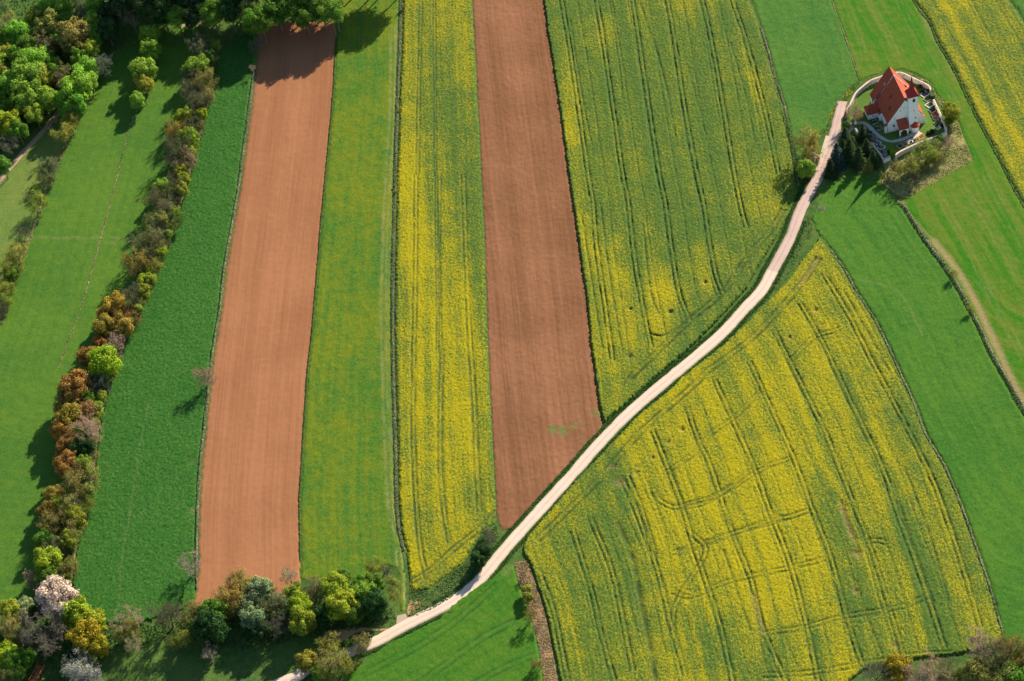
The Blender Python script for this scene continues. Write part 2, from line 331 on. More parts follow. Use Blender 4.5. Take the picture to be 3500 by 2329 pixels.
trk=lambda reg,*pl:[(L(reg,p),1.6,.35,.28) for p in pl]
field('meadow',OV(G34+[(1978,187)])+L('CH',[(850,262),(950,228),(1060,200),(1190,178),(1330,222),(1500,315),(1565,430),(1650,550),(1700,600),(1800,700)])+OV([(2215,310),(2239,368),(2084,458),(2068,466)]+HL6[1:]+[(2520,1080)]+rev(sh(HL7,-1))),g4,OV(HL7),cell=.5,H=.10,amp=.07,
   label='vivid bright green grass field wrapping round the church plot',cat='meadow',
   ruts=trk('TR',[(790,0),(950,280),(1080,560)],[(1090,0),(1240,300),(1420,600),(1600,930),(1750,1170)],[(560,0),(700,380),(760,620)])+trk('RM',[(1540,90),(1700,300),(1850,560),(1990,820)],[(1380,190),(1560,500),(1680,750),(1830,1080)],[(1720,0),(1870,280),(2016,560)],[(1650,780),(1800,1000),(1940,1250),(2016,1400)]),
   bare=[(('line',L('RM',[(1320,500),(1500,720),(1650,980),(1800,1300),(1925,1568),(2030,1760)])),1.9,.85),(('line',L('RM',[(1700,250),(1900,560),(2016,760)])),3.0,.35),(('line',L('RM',[(1100,255),(1200,370),(1330,510)])),.9,.7),(gp('RM',1080,225)[:2],2.5,.7),(('line',L('TR',[(1280,60),(1400,300),(1560,560),(1700,800)])),1.8,.6),(('line',L('TR',[(480,0),(560,300),(680,700)])),1.6,.45)])
g6=m_green('cereal_strip',(.018,.098,.010),(.045,.128,.012),(.085,.145,.016),1.2,.7,.45,fleck=(.17,.18,.03),flk=.80)
field('cereal_field',OV([(1880,470),(1905,420),(1960,400),(2030,420),(2060,462)]+sh(HL6,-8,3)[1:]+[(2470,1300),(2420,1500),(2312,1480)]+rev(sh(Y4R,4))[2:]+[(1878,530),(1870,500)]),g6,OV(HL6),cell=.5,H=.15,amp=.09,label='long green cereal strip right of the lower rapeseed field',cat='field',kind='stuff',
   ruts=[(L('RM',[(760,800),(1060,900),(1240,1230)]),0,.2,.3)])
g7=m_green('lush_cereal',(.020,.104,.007),(.050,.125,.010),(.08,.14,.014),.8,.7,.4,ruts=(.004,.055,.012))
MBp=lambda *p:L('MB',p)
D1L=[(1175,1298),(1181,1296),(1193,1346),(1212,1396),(1231,1453),(1243,1515),(1250,1568),(1262,1680)]
field('cereal_field',OV(D1L+[(640,1700),(755,1600),(803,1556),(894,1479),(943,1459),(1010,1426),(1037,1396),(1085,1360),(1131,1329)]),g7,OV(ROADC[4:14]),cell=.45,H=.25,amp=.09,label='lush green cereal field below the winding road',cat='field',kind='stuff',
   ruts=[(MBp((650,860),(400,1080),(200,1230),(0,1350),(-300,1500)),1.9,.7,.3),(MBp((780,1130),(560,1240),(330,1400),(100,1568),(-150,1750)),1.9,.7,.3),(MBp((930,1380),(700,1470),(480,1590),(300,1700)),1.9,.6,.3),(MBp((640,870),(700,1050),(790,1240),(850,1450),(880,1650)),1.9,-.0,.3)],
   bare=[(MBp((720,760))[0],3.2,.55)])
# ---- ploughed strips
s1=m_soil('ploughed_soil',(.225,.096,.046),(.285,.126,.062))
field('ploughed_field',OV([(600,62),(680,50),(770,52)]+B1R[1:]+[(640,1400),(560,1420),(446,1392)]+rev(B1L[:-1])),s1,OV(B1R),cell=.6,H=.06,amp=.045,ascale=1.2,label='smooth reddish ploughed strip on the left',cat='field',
   ruts=[(OV([(765,120),(757,300),(742,404),(725,600),(710,790),(697,950),(685,1130),(680,1300)]),0,.6,.3),(OV([(600,160),(573,330),(540,530),(512,730),(492,900),(473,1100),(468,1300)]),0,.6,.3),(OV([(700,300),(672,480),(645,700),(620,900),(603,1100),(598,1290)]),1.6,.35,.25),(OV([(650,300),(610,500),(580,700),(555,900),(537,1100),(530,1300)]),1.6,.35,.25),(L('TL',[(2352,0),(2352,0)]),0,0,.3)])
s2=m_soil('rough_ploughed_soil',(.145,.066,.032),(.225,.102,.054),weeds=.9)
field('ploughed_field',OV([(1156,1222),(1178,1216),(1206,1186),(1280,1102),(1332,1050),(1388,992)]+rev(Y2L[:-1])+B2L),s2,OV(Y2L+[(1400,1060),(1415,1160),(1430,1300)]),cell=.5,H=.06,amp=.10,ascale=1.2,label='rougher reddish ploughed strip with scattered weeds right of centre',cat='field',
   bare=[(gp('CB',240,440)[:2],1.8,.6),(gp('CB',330,450)[:2],2,.6),(gp('CB',410,410)[:2],1.5,.5),(gp('CB',620,290)[:2],1.8,.5)])
# ---- rapeseed
rape=m_rape(); RG=1.35
T=lambda reg,pl,g=RG,s=.95,w=.22:(L(reg,pl),g,s,w)
y1r=[T('TM',[(2195,-300),(2192,0),(2172,800),(2160,1568)],1.0,.8),T('TM',[(2312,-300),(2310,0),(2316,800),(2322,1568)],.8,.85),
 T('CL',[(578,0),(575,700),(568,1200),(560,1568)],1.2),T('CL',[(760,0),(765,700),(775,1200),(770,1568)],.8,.8),T('CL',[(805,0),(795,600),(808,1300),(812,1568)],0,.8),T('CL',[(1000,0),(1025,700),(1050,1300),(1065,1568)],1.3),
 (OV([(952,808),(951,1000),(957,1150),(968,1270),(985,1345)]),1.2,.9,.3),(OV([(1017,808),(1013,950),(1013,1077),(1022,1180),(1035,1250)]),1.2,.8,.3),(OV([(1083,808),(1092,950),(1097,1077),(1103,1180)]),1.3,.9,.35),
 (MBp((640,330),(520,450),(330,600),(150,760),(0,850)),1.5,.9,.35)]
field('rapeseed_crop',OV(sh(HL4,5)+[(943,1349),(950,1364),(990,1357),(1068,1296),(1106,1232),(1140,1204)]+rev(B2L)[1:]),rape,OV(B2L),cell=.29,edge=1.0,H=.42,amp=.13,ascale=2.3,ruts=y1r,base_bloom=.46,
  bloom=[B(940,500,35,500,.82),B(985,600,25,450,.72),B(1040,300,50,330,.18),B(960,20,60,60,.35),B(1060,80,50,60,.45),B(990,0,40,40,.4),B(1075,520,28,110,.3),B(1050,700,20,200,.35),B(1090,780,22,150,.75),B(1000,1000,60,200,.72),B(1085,1150,20,100,.2),B(960,1300,60,60,.6),B(930,1150,12,200,.7),B(980,1360,60,25,.45)],
  label='narrow rapeseed strip, brightest yellow flowering, left of centre',cat='crop',kind='stuff')
y2r=[]
for top,bot in (([(45,-200),(50,0),(115,400),(205,1000),(285,1568)],[(590,0),(625,400),(695,900),(765,1400)]),([(340,-200),(360,0),(425,400),(512,1000),(592,1568)],[(905,0),(955,450),(1030,900),(1110,1290)]),([(640,-200),(680,0),(742,400),(832,1000),(920,1568)],[(1235,0),(1290,400),(1360,800),(1450,1050)]),([(950,-200),(990,0),(1060,400),(1150,1000),(1255,1568)],[(1575,0),(1630,350),(1690,650),(1750,810)]),([(1250,-200),(1300,0),(1370,300),(1480,900),(1590,1568)],[(1905,0),(1940,150),(1960,220)]),([(1510,-200),(1570,0),(1680,330),(1850,950),(1985,1568)],[])):
    y2r.append((L('TC',top)+L('CM',[b for b in bot][0:]),RG,.95,.22))
    q_=smooth(y2r[-1][0],3)
    for o_ in(.33,.66): y2r.append(([tuple(p+np.array([o_*15.5,-o_*1.5])) for p in q_],0,.42,.2))
for pl in ([(760,50),(960,700),(1080,1300)],[(860,300),(990,800),(1060,1200)],[(480,20),(540,400),(600,900)],[(1180,600),(1280,1000),(1330,1200)],[(130,200),(240,900),(320,1300)],[(1560,400),(1700,900),(1780,1300)]): y2r.append(T('TC',pl,0,.5,.22))
for pl in ([(660,0),(720,500),(790,950),(860,1350)],[(490,100),(600,800),(680,1300)],[(1040,200),(1110,800),(1190,1000)]): y2r.append(T('CM',pl,0,.6,.24))
y2r.append(T('CM',[(2290,60),(2150,280),(1960,500),(1750,800),(1450,1060),(1150,1350),(950,1540),(880,1640)],1.6,.85,.35))
y2r.append(T('CM',[(1110,1170),(1200,1185),(1300,1150),(1430,1070)],0,.7,.3))
field('rapeseed_crop',OV(Y2L[:-2]+[(1380,940),(1391,975),(1400,966),(1445,930),(1505,873),(1540,845),(1585,806),(1630,762),(1675,715),(1722,662),(1756,600),(1790,545),(1815,500),(1835,450),(1836,430)]+rev(sh(HL5,-3))[1:]),rape,OV(Y2L),cell=.29,H=.8,amp=.13,ascale=2.3,ruts=y2r,base_bloom=.21,
  bloom=[B(1620,-10,110,60,.42),B(1380,80,40,60,.45),B(1320,200,25,100,.5),B(1310,300,30,90,.62),B(1345,560,28,170,.66),B(1375,800,30,150,.64),B(1420,640,35,80,.62),B(1430,750,50,70,.6),B(1530,680,42,60,.76),B(1500,820,50,60,.5),B(1500,740,50,50,.62),B(1620,640,30,70,.5),B(1770,480,35,80,.5),B(1690,620,35,60,.4),B(1560,460,120,100,.22),B(1420,880,50,50,.5),B(1740,200,20,120,.45)],
  bare=[(gp('CM',1595,705)[:2],.6,1.2),(gp('CM',1285,970)[:2],.7,1.2),(gp('CM',930,945)[:2],.5,1.1),(gp('CM',920,1370)[:2],.8,.8)],label='large greenish rapeseed field left of the church road',cat='crop',kind='stuff',streak=.2)
field('rapeseed_crop',OV(sh(HL7,3)+[(2520,610),(2520,120),(2400,90),(2357,53),(2340,25),(2321,0),(2180,-220)]),rape,OV(HL7),cell=.34,edge=1.2,H=.35,amp=.13,ascale=2.3,base_bloom=.35,
  bloom=[B(2200,100,28,120,.44),B(2260,230,40,130,.5),B(2330,330,40,120,.5),B(2300,180,40,80,.38),B(2210,10,60,40,.5)],ruts=[T('TR',[(1750,-100),(1900,200),(2100,560),(2357,1050)],1.3,.6),T('TR',[(2080,0),(2250,280),(2400,560)],1.3,.6),T('TR',[(1420,0),(1650,420),(1850,800),(2050,1150)],0,.5,.25)],label='yellow-green rapeseed field in the upper right corner',cat='crop',kind='stuff')
y4r=[]
y4=[ (L('Q1',[(900,780),(1000,1030),(1080,1250)])+L('RB',[(130,500),(230,800),(310,1060),(400,1450)])),
 (L('Q1',[(1100,640),(1170,840)])+L('RB',[(250,0),(400,450),(520,750),(600,1080),(760,1450)])),
 (L('Q1',[(1265,480),(1390,760)])+L('RB',[(540,0),(650,300),(780,640),(880,1000),(975,1450)])),
 (L('Q1',[(1470,370),(1620,700)])+L('RB',[(830,0),(930,280),(1060,620),(1160,1000),(1270,1340)])),
 (L('Q1',[(1620,200),(1760,480),(1900,760)])+L('RB',[(1110,0),(1230,300),(1350,620),(1460,980),(1550,1300)])),
 (L('Q1',[(1770,30),(1900,260),(2080,640)])+L('RB',[(1400,0),(1510,330),(1640,680),(1750,1000),(1820,1220)])),
 (L('RM',[(480,760),(700,1130),(850,1430)])+L('RB',[(1700,0),(1830,330),(1950,700),(2060,1080)])),
 (L('CB',[(1500,1400),(1590,1568)])+L('RB',[(0,980),(80,1400)])),
 (L('CB',[(900,880),(1010,1130),(1140,1568)])),
 (L('MB',[(1200,470),(1340,930),(1400,1200),(1500,1568)])),(L('MB',[(1330,380),(1480,750),(1560,1100),(1640,1500)])),(L('MB',[(960,800),(1060,1080),(1160,1568)])),(L('MB',[(1570,100),(1740,520),(1850,870),(1935,1250)]))]
for p in y4: y4r.append((p,1.35,.95,.23)); q_=smooth(p,3); y4r+=[([tuple(v+np.array([o_*15.,o_*3.])) for v in q_],0,.40,.2) for o_ in(.3,.64)]
y4r.append(T('MB',[(1540,420),(1640,680),(1700,1000),(1810,1568)],0,.95,.8))
y4r.append((OV([(1883,598),(1841,660),(1751,762),(1689,815),(1624,862),(1599,888),(1508,968),(1457,1017)])+OV([(1418,1062),(1367,1120),(1315,1171),(1238,1245)]),1.7,.9,.34))
for reg,p in (('CB',[(1120,980),(1180,1080),(1330,1150),(1550,1120),(1700,1050),(1900,930),(2100,810),(2352,710)]),('CB',[(1350,1560),(1650,1460),(1870,1370),(2200,1260),(2352,1230)]),('CB',[(1250,840),(1500,660),(1650,490),(1850,350),(2100,100)]),
  ('RB',[(0,580),(400,450),(680,370),(900,300)]),('RB',[(0,280),(300,190),(520,30),(700,-30)]),('RB',[(0,840),(130,870),(380,770),(780,680),(1020,620)]),('RB',[(620,1120),(880,1080),(1130,1010),(1500,950),(1700,880)]),('RB',[(600,1400),(900,1385),(1250,1330),(1600,1270),(1900,1250)]),('RM',[(230,1430),(400,1260),(600,1190)]),('RB',[(1300,500),(1400,500),(1470,540)])):
    y4r.append(T(reg,p,1.4,.75,.22))
for reg,p in (('RM',[(560,850),(700,1100),(870,1450)]),('RM',[(640,900),(800,1180),(980,1500)]),('RB',[(1550,0),(1720,450),(1850,900)]),('RB',[(1480,100),(1600,500),(1750,900)]),('RB',[(1230,760),(1300,1000),(1400,1250)]),('RB',[(340,560),(420,800),(520,1100)])): y4r.append(T(reg,p,0,.6,.3))
field('rapeseed_crop',OV([(1880,557),(1860,580),(1838,610),(1812,648),(1755,706),(1704,757),(1665,795),(1562,875),(1549,892),(1472,955),(1394,1036),(1325,1108),(1214,1236),(1203,1262),(1208,1280),(1220,1296),(1238,1349),(1256,1406),(1272,1484),(1290,1568),(1310,1680),(1800,1700),(1985,1545),(2080,1522),(2200,1508),(2300,1490)]+rev(sh(Y4R,-3))[1:]),rape,OV([(1800,400)]+Y4R+[(2380,1680)]),cell=.29,H=.6,amp=.13,ascale=2.3,ruts=y4r,base_bloom=.57,
  bloom=[B(1340,1340,100,240,.28),B(1300,1480,80,120,.34),B(1270,1190,50,40,.62),B(1390,1120,40,60,.3),B(1430,1240,25,160,.25),B(1500,1500,90,100,.55),B(2150,1320,75,220,.08),B(2060,1050,45,170,.38),B(2150,1180,30,100,.45),B(1950,1450,180,80,.35),B(1890,640,45,60,.42),B(1930,760,30,120,.4),B(1970,880,35,130,.45),B(1925,1230,30,130,.08),B(1950,1350,26,110,.12),B(1690,1370,24,120,.14),B(1730,1500,80,60,.18),B(2080,985,30,70,.25),B(1700,1400,25,110,.25),B(1720,1500,60,60,.3),B(1560,900,60,30,.8),B(1740,1060,120,120,.70),B(1800,1300,110,120,.70),B(1600,1250,90,120,.74),B(2020,1000,30,60,.55),B(2200,1350,15,120,.42)],
  bare=[(('line',L('RB',[(1130,240),(1170,380),(1220,490)])),.8,.75),(('line',L('RB',[(540,860),(570,980),(610,1110)])),.7,.5),(gp('RB',1240,580)[:2],1.4,.8),(gp('RB',1225,835)[:2],.9,.9),(gp('CB',1390,450)[:2],.7,1.1),(gp('CB',1265,565)[:2],.5,1.),(gp('CB',1130,705)[:2],.6,1.),(gp('RM',420,1040)[:2],.7,1.1),(gp('RM',220,1250)[:2],.5,1.1),(gp('RM',470,1150)[:2],.5,.8),(gp('CB',980,840)[:2],.7,.8),(gp('CB',830,920)[:2],1.6,.8),(gp('CB',770,780)[:2],.9,.9),(gp('RB',1490,1200)[:2],1.0,.8),(('line',L('RM',[(440,650),(300,840)])),.8,.6)],
  label='huge rapeseed field with crossing tractor tracks, lower right',cat='crop',kind='stuff')
field('cereal_field',OV([(2186,-220),(2326,0),(2344,25),(2360,50),(2400,86),(2520,112),(2520,-220)]),g3,OV([(2326,0),(2344,25),(2360,50)]),cell=.8,H=.2,amp=.08,label='small green corner of cereal at the top right',cat='field',kind='stuff')

# ---- road and paths
def strip(name,pts,w,mat,z=.06,n=6,wf=None,**k):
    P=smooth(pts,n); T=np.gradient(P,axis=0); T/=np.linalg.norm(T,axis=1)[:,None]; N_=np.stack([-T[:,1],T[:,0]],1)
    s=np.concatenate([[0],np.cumsum(np.linalg.norm(np.diff(P,axis=0),axis=1))])
    W=np.full(len(P),w) if wf is None else np.array([wf(t) for t in s/s[-1]])
    ed=(fbm(s*.5,s*0,4)-.5)*.55; cols=[-.5,-.25,0,.25,.5]; V=[];al=[];ac=[]
    for c in cols:
        q=P+N_*(W*c+ed*np.sign(c))[:,None]; V.append(np.c_[q,np.full(len(P),z+.03*(1-abs(c)*2))]); al.append(s); ac.append(np.full(len(P),c))
    for c in (-.5,.5):
        q=P+N_*(W*c+ed*np.sign(c)+.12*np.sign(c))[:,None]; V.append(np.c_[q,np.full(len(P),-.05)]); al.append(s); ac.append(np.full(len(P),c))
    n_=len(P); F=[]
    order=[5,0,1,2,3,4,6]
    for a,b in zip(order[:-1],order[1:]):
        for i in range(n_-1): F.append((a*n_+i,b*n_+i,b*n_+i+1,a*n_+i+1))
    return ob(name,mesh(name,np.vstack(V),np.array(F),dict(al=np.concatenate(al),ac=np.concatenate(ac))),mat,**k)
def m_road(name,ca,cb,joint=5.5,edge=(.30,.20,.13)):
    N=NT(name); xyz=N.sep(N.pos()); flat=N.vec(xyz[0],xyz[1]); al=N.attr('al'); ac=N.attr('ac')
    sl_=N.math('FLOOR',N.math('DIVIDE',al,joint)); wn=N.n('ShaderNodeTexWhiteNoise',noise_dimensions='1D'); N.l(sl_,wn.inputs['W'])
    c=N.mix(N.math('ADD',N.math('MULTIPLY',wn.outputs[0],.35),N.math('MULTIPLY',N.noise(N.vec(N.math('MULTIPLY',al,.08),N.math('MULTIPLY',ac,3)),1.5,4),.65)),ca,cb)
    j=N.math('LESS_THAN',N.math('MODULO',al,joint),.05); c=N.mix(N.math('MULTIPLY',j,.45),c,(.2,.15,.12))
    c=N.mix(N.math('MULTIPLY',N.maprange(N.noise(flat,.9,6,.75),.48,.70),.35),c,tuple(x*.74 for x in cb))
    wt=N.maprange(N.math('ABSOLUTE',N.math('SUBTRACT',N.math('ABSOLUTE',ac),.23)),.03,.13,.35,0); c=N.mix(wt,c,tuple(min(1,x*1.12) for x in cb))
    mid=N.maprange(N.math('ADD',N.math('ABSOLUTE',ac),N.math('MULTIPLY',N.math('SUBTRACT',N.noise(flat,.7,4,.7),.5),.2)),.0,.07,.28,0); c=N.mix(mid,c,(.27,.21,.14))
    e=N.maprange(N.math('ADD',N.math('ABSOLUTE',ac),N.math('MULTIPLY',N.math('SUBTRACT',N.noise(flat,1.1,4,.7),.5),.22)),.455,.50); c=N.mix(N.math('MULTIPLY',e,.85),c,edge)
    return N.finish(c,.85,N.noise(flat,8,3),.3,.02,spec=.2)
conc=m_road('pale_concrete',(.46,.35,.285),(.57,.44,.36)); lane=m_road('worn_lane',(.37,.26,.225),(.45,.325,.285),3.5); bright=m_road('new_concrete',(.72,.58,.47),(.82,.67,.55),4)
R_=OV(ROADC)
k0=24
strip('road',R_[:k0+1],3.6,conc,z=.09,kind='structure',label='pale concrete farm road curving up to the church',cat='road',wf=lambda t:3.4)
strip('road',R_[k0:],3.5,lane,z=.094,kind='structure',label='greyer worn end of the lane beside the church',cat='road',wf=lambda t:3.3-.3*t)
def patch(name,reg,pts,mat,z,label,cat,kind='structure'):
    P=np.array(L(reg,pts)); m=MB(); m.prism(list(map(tuple,P)) if np.cross(P[1]-P[0],P[2]-P[1])>0 else list(map(tuple,P[::-1])),-.1,z)
    me=mesh(name,m.v,m.f); 
    for a in('al','ac','off','rut','bare'): at=me.attributes.new(a,'FLOAT','POINT')
    return ob(name,me,mat,label=label,cat=cat,kind=kind)
def ccw(P):
    P=[tuple(p) for p in P]; a=sum(P[i][0]*P[(i+1)%len(P)][1]-P[(i+1)%len(P)][0]*P[i][1] for i in range(len(P)))
    return P if a>0 else P[::-1]
def patch(name,reg,pts,mat,z,label,cat,kind='structure',n=0):
    P=L(reg,pts)
    if n: P=[tuple(p) for p in smooth(P+[P[0]],n)[:-1]]
    m=MB(); m.prism(ccw(P),-.1,z); me=mesh(name,m.v,m.f)
    for a in('al','ac','off','rut','bare'): me.attributes.new(a,'FLOAT','POINT')
    return ob(name,me,mat,label=label,cat=cat,kind=kind)
patch('concrete_apron','CH',[(385,893),(408,896),(435,915),(440,960),(372,1120),(318,1262),(292,1268),(274,1258),(312,1130)],bright,.15,'bright new concrete strip along the lane edge below the church','pavement')
patch('road_stub','BM',[(1978,985),(2055,965),(2085,1035),(2110,1060),(1990,1150),(1900,1122),(1912,1100),(1972,1072)],conc,.085,'short concrete field entrance off the farm road','road')
patch('forecourt','N3',[(520,420),(600,370),(745,262),(800,300),(815,350),(760,400),(660,475),(560,470),(420,600),(300,580),(360,480)],conc,.10,'pale forecourt before the churchyard gate','pavement')
dirt=m_soil('bare_earth',(.30,.17,.09),(.42,.25,.14)); trackm=m_road('dirt_track',(.26,.17,.11),(.36,.25,.17),50,(.12,.13,.05))
patch('bare_earth','BM',[(2112,832),(2128,862),(2160,850),(2190,872),(2178,910),(2150,925),(2122,975),(2098,982),(2072,965),(2076,900)],dirt,.05,'bare orange earth patch above the road entrance','soil',n=3)
patch('bare_earth','BM',[(1320,1150),(1420,1110),(1520,1090),(1640,1085),(1760,1100),(1900,1098),(1905,1112),(1780,1118),(1690,1115),(1600,1140),(1540,1180),(1480,1210),(1400,1190),(1330,1200)],dirt,.05,'orange earth track under the trees beside the road','soil',n=3)
patch('bare_earth','BL',[(1740,860),(1840,850),(1900,870),(1850,930),(1800,960),(1750,920)],dirt,.055,'bare earth corner at the foot of the left ploughed strip','soil',n=3)
patch('bare_earth','B2',[(1990,260),(2020,245),(2070,260),(2060,290),(2010,300)],dirt,.055,'small bare orange patch at the tip of the rapeseed field','soil',n=3)
strip('dirt_track',OV([(-90,540),(-40,470),(0,414),(55,350),(111,290),(175,205),(258,129),(330,93),(461,50),(600,30)]),2.0,trackm,z=.05,kind='structure',label='narrow dirt track along the wood edge at upper left',cat='track')
D1=OV([(1183,1296),(1196,1346),(1214,1396),(1233,1453),(1245,1515),(1252,1568),(1262,1680)]+rev([(1215,1290),(1234,1349),(1253,1406),(1269,1484),(1284,1568),(1300,1680)]))
m=MB(); m.prism(ccw(D1),-.1,.028); me=mesh('dry_strip',m.v,m.f)
for a in('off','rut','bare'): me.attributes.new(a,'FLOAT','POINT')
ob('dry_strip',me,dirt,kind='structure',label='dry tan strip between green cereal and large rapeseed field',cat='strip')

# ---- tufts of grass along edges, each line one mass
def cards(C,N_,size,aspect=1.0,tone=None,hue=None,rot=True):
    n=len(C); N_=N_/np.maximum(np.linalg.norm(N_,axis=1),1e-6)[:,None]
    a=rng.normal(size=(n,3)); u=np.cross(N_,a); u/=np.linalg.norm(u,axis=1)[:,None]; v=np.cross(N_,u)
    s=np.asarray(size)*rng.uniform(.6,1.3,n); su=(u.T*s).T; sv=(v.T*s*aspect).T; bend=(N_.T*s*.35).T
    V=np.stack([C-su,C-sv*.8+bend*.3,C+su,C+sv+bend],1).reshape(-1,3)
    Q=np.arange(4*n).reshape(n,4); t=rng.random(n) if tone is None else tone
    h=rng.random(n) if hue is None else hue
    return V,Q,np.repeat(t,4),np.repeat(h,4)
def tufts(name,P,width,dens,h,mat,label,cat='grass',size=.16,prof=1.0):
    """grass mass along a line P: rounded bank of blade clumps"""
    P=smooth(P,4); seg=np.diff(P,axis=0); l=np.linalg.norm(seg,axis=1); cum=np.concatenate([[0],np.cumsum(l)])
    n=int(cum[-1]*width*dens); s=rng.uniform(0,cum[-1],n); i=np.clip(np.searchsorted(cum,s)-1,0,len(l)-1); t=(s-cum[i])/l[i]
    c=P[i]+seg[i]*t[:,None]; nr=np.stack([-seg[i][:,1],seg[i][:,0]],1)/l[i][:,None]
    o=rng.normal(0,.36,n).clip(-1,1); lump=.35+1.3*fbm(s*.35,o*2,8); 
    c=c+nr*(o*width*.5)[:,None]; z=h*(1-o*o)*lump*rng.uniform(.3,1,n)+.05
    N_=np.c_[rng.normal(0,.45,(n,2))+nr*o[:,None]*.6,np.full(n,.9)]
    tone=np.clip(fbm(s*.22,o*1.5,15)*.9+rng.uniform(-.3,.3,n)+.05,0,1)
    V,Q,tn,hu=cards(np.c_[c,z],N_,size,1.0,tone)
    return ob(name,mesh(name,V,Q,dict(tone=tn,hue=hu)),mat,label=label,cat=cat,kind='stuff')
def area_tufts(name,poly,dens,h,mat,label,cat='grass',size=.16,hole=None):
    poly=np.array(poly); a,b=poly.min(0),poly.max(0); n=int((b-a).prod()*dens); X=rng.uniform(a[0],b[0],n); Y=rng.uniform(a[1],b[1],n)
    k=inside(X,Y,poly)
    if hole is not None: k&=~inside(X,Y,np.array(hole))
    X=X[k];Y=Y[k];n=len(X); lump=fbm(X*.5,Y*.5,8); keep=rng.random(n)<lump*1.6; X=X[keep];Y=Y[keep];lump=lump[keep];n=len(X)
    z=h*lump*rng.uniform(.2,1.2,n)+.05; tone=np.clip(fbm(X*.25,Y*.25,33)*1.1-.05+rng.uniform(-.3,.3,n),0,1)
    V,Q,tn,hu=cards(np.c_[X,Y,z],np.c_[rng.normal(0,.45,(n,2)),np.full(n,.9)],size,1,tone)
    return ob(name,mesh(name,V,Q,dict(tone=tn,hue=hu)),mat,label=label,cat=cat,kind='stuff')
dry=m_tuft('dry_grass',(.14,.15,.045),(.46,.36,.20)); rank=m_tuft('rank_grass',(.04,.105,.025),(.13,.18,.055)); greyg=m_tuft('grey_grass',(.09,.11,.055),(.34,.31,.20))
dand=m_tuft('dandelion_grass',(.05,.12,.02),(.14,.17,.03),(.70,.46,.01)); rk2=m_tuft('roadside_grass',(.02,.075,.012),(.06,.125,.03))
tufts('grass_bank',OV(H1[2:]),1.5,26,.35,dry,'ragged dry grass edge beside the leftmost hedge')
tufts('grass_bank',OV(S1[1:]),.8,22,.14,dry,'thin dry grass line across the wide left meadow')
tufts('grass_bank',OV(sh(H2R,-4)[2:-1]),1.9,24,.5,dry,'dry grass edge under the long left hedgerow')
tufts('grass_bank',OV(sh(HL3,1)[1:]),.9,55,.6,greyg,'grey grass bank along the left ploughed strip')
tufts('grass_bank',OV(sh(HL4,0)[:-2]),1.3,34,.32,m_tuft('grey_green_grass',(.08,.10,.05),(.27,.26,.15)),'grey-green grass bank beside the narrow rapeseed strip')
tufts('grass_bank',OV(HL5[2:]),1.2,38,.55,greyg,'upper part of grey bank right of the large greenish rapeseed field')
tufts('grass_bank',OV([(1800,255),(1820,322),(1832,375),(1842,425)]),3.2,30,1.0,rank,'widening green bank end near the church lane')
tufts('grass_bank',OV(HL6),1.1,42,.9,greyg,'dark curved grass bank below the church plot')
tufts('grass_bank',OV(HL7),.7,30,.25,rank,'grass bank between bright grass and upper right rapeseed')
tufts('grass_bank',OV(Y4R[1:-1]),.7,38,.4,greyg,'thin grass bank right of the huge rapeseed field')
tufts('grass_bank',OV(B1R[1:-1]),.55,40,.32,rk2,'thin dark grass line right of the left ploughed strip')
tufts('grass_bank',OV(G34),.5,30,.25,dry,'thin dry line between cereal and bright grass above the church')
RC=smooth(OV(ROADC),3); Tn=np.gradient(RC,axis=0); Tn/=np.linalg.norm(Tn,axis=1)[:,None]; RN=np.stack([-Tn[:,1],Tn[:,0]],1)
tufts('road_verge',RC[27:84]+RN[27:84]*2.6,1.8,40,.28,rk2,'upper left grass verge of the farm road',size=.14)
tufts('road_verge',RC[6:78]-RN[6:78]*2.6,1.7,40,.25,rk2,'lower right grass verge of the farm road',size=.14)
area_tufts('road_verge',OV([(1868,548),(1850,560),(1815,640),(1752,706),(1740,706),(1764,678),(1800,620),(1836,540),(1862,490),(1874,500)]),9,.4,rank,'wide grassy verge triangle where the road bends below the church')
area_tufts('rough_grass',L('MB',[(0,870),(150,905),(400,705),(520,500),(640,420),(660,500),(600,610),(470,800),(380,900),(200,1020),(60,1085),(0,1100)]),26,.3,rank,'rank grass between the narrow rapeseed strip and the road')
area_tufts('rough_grass',L('BM',[(1660,1040),(1760,960),(1930,900),(1975,960),(1970,1065),(1900,1090),(1760,1090),(1660,1080)]),9,.6,rank,'rank weeds beside the concrete field entrance')
area_tufts('dandelion_strip',L('CH',[(720,295),(745,320),(690,400),(620,500),(590,520),(540,520),(500,590),(455,680),(390,870),(330,850),(300,830),(420,650),(560,490),(640,370)]),11,.3,dand,'yellow dandelions scattered along the lane and cereal edge',size=.17)
RPL=L('CH',[(1000,1180),(1100,1140),(1210,1090),(1450,975),(1690,860),(1700,720),(1790,720),(1860,900),(1955,1130),(1950,1170),(1600,1370),(1250,1568),(1180,1550),(960,1390),(1030,1300)])
pm2=m_green('rough_plot',(.12,.17,.03),(.22,.21,.07),(.33,.27,.12),.0,.9,.6)
m=MB(); m.prism(ccw(RPL),-.1,.08); me=mesh('rough_plot',m.v,m.f)
for a in('off','rut','bare'): me.attributes.new(a,'FLOAT','POINT')
ob('rough_plot',me,pm2,kind='structure',label='rough unmown plot below the churchyard wall',cat='ground')
area_tufts('rough_grass',RPL,26,.24,m_tuft('tan_grass',(.13,.16,.045),(.34,.29,.13)),'tall tan grass covering the rough plot below the churchyard wall',size=.15)
area_tufts('rough_grass',L('CH',[(1190,195),(1300,235),(1480,310),(1600,480),(1690,560),(1640,600),(1560,490),(1520,380),(1470,330),(1300,250)]),16,.6,dry,'dry grass outside the churchyard wall, upper side')
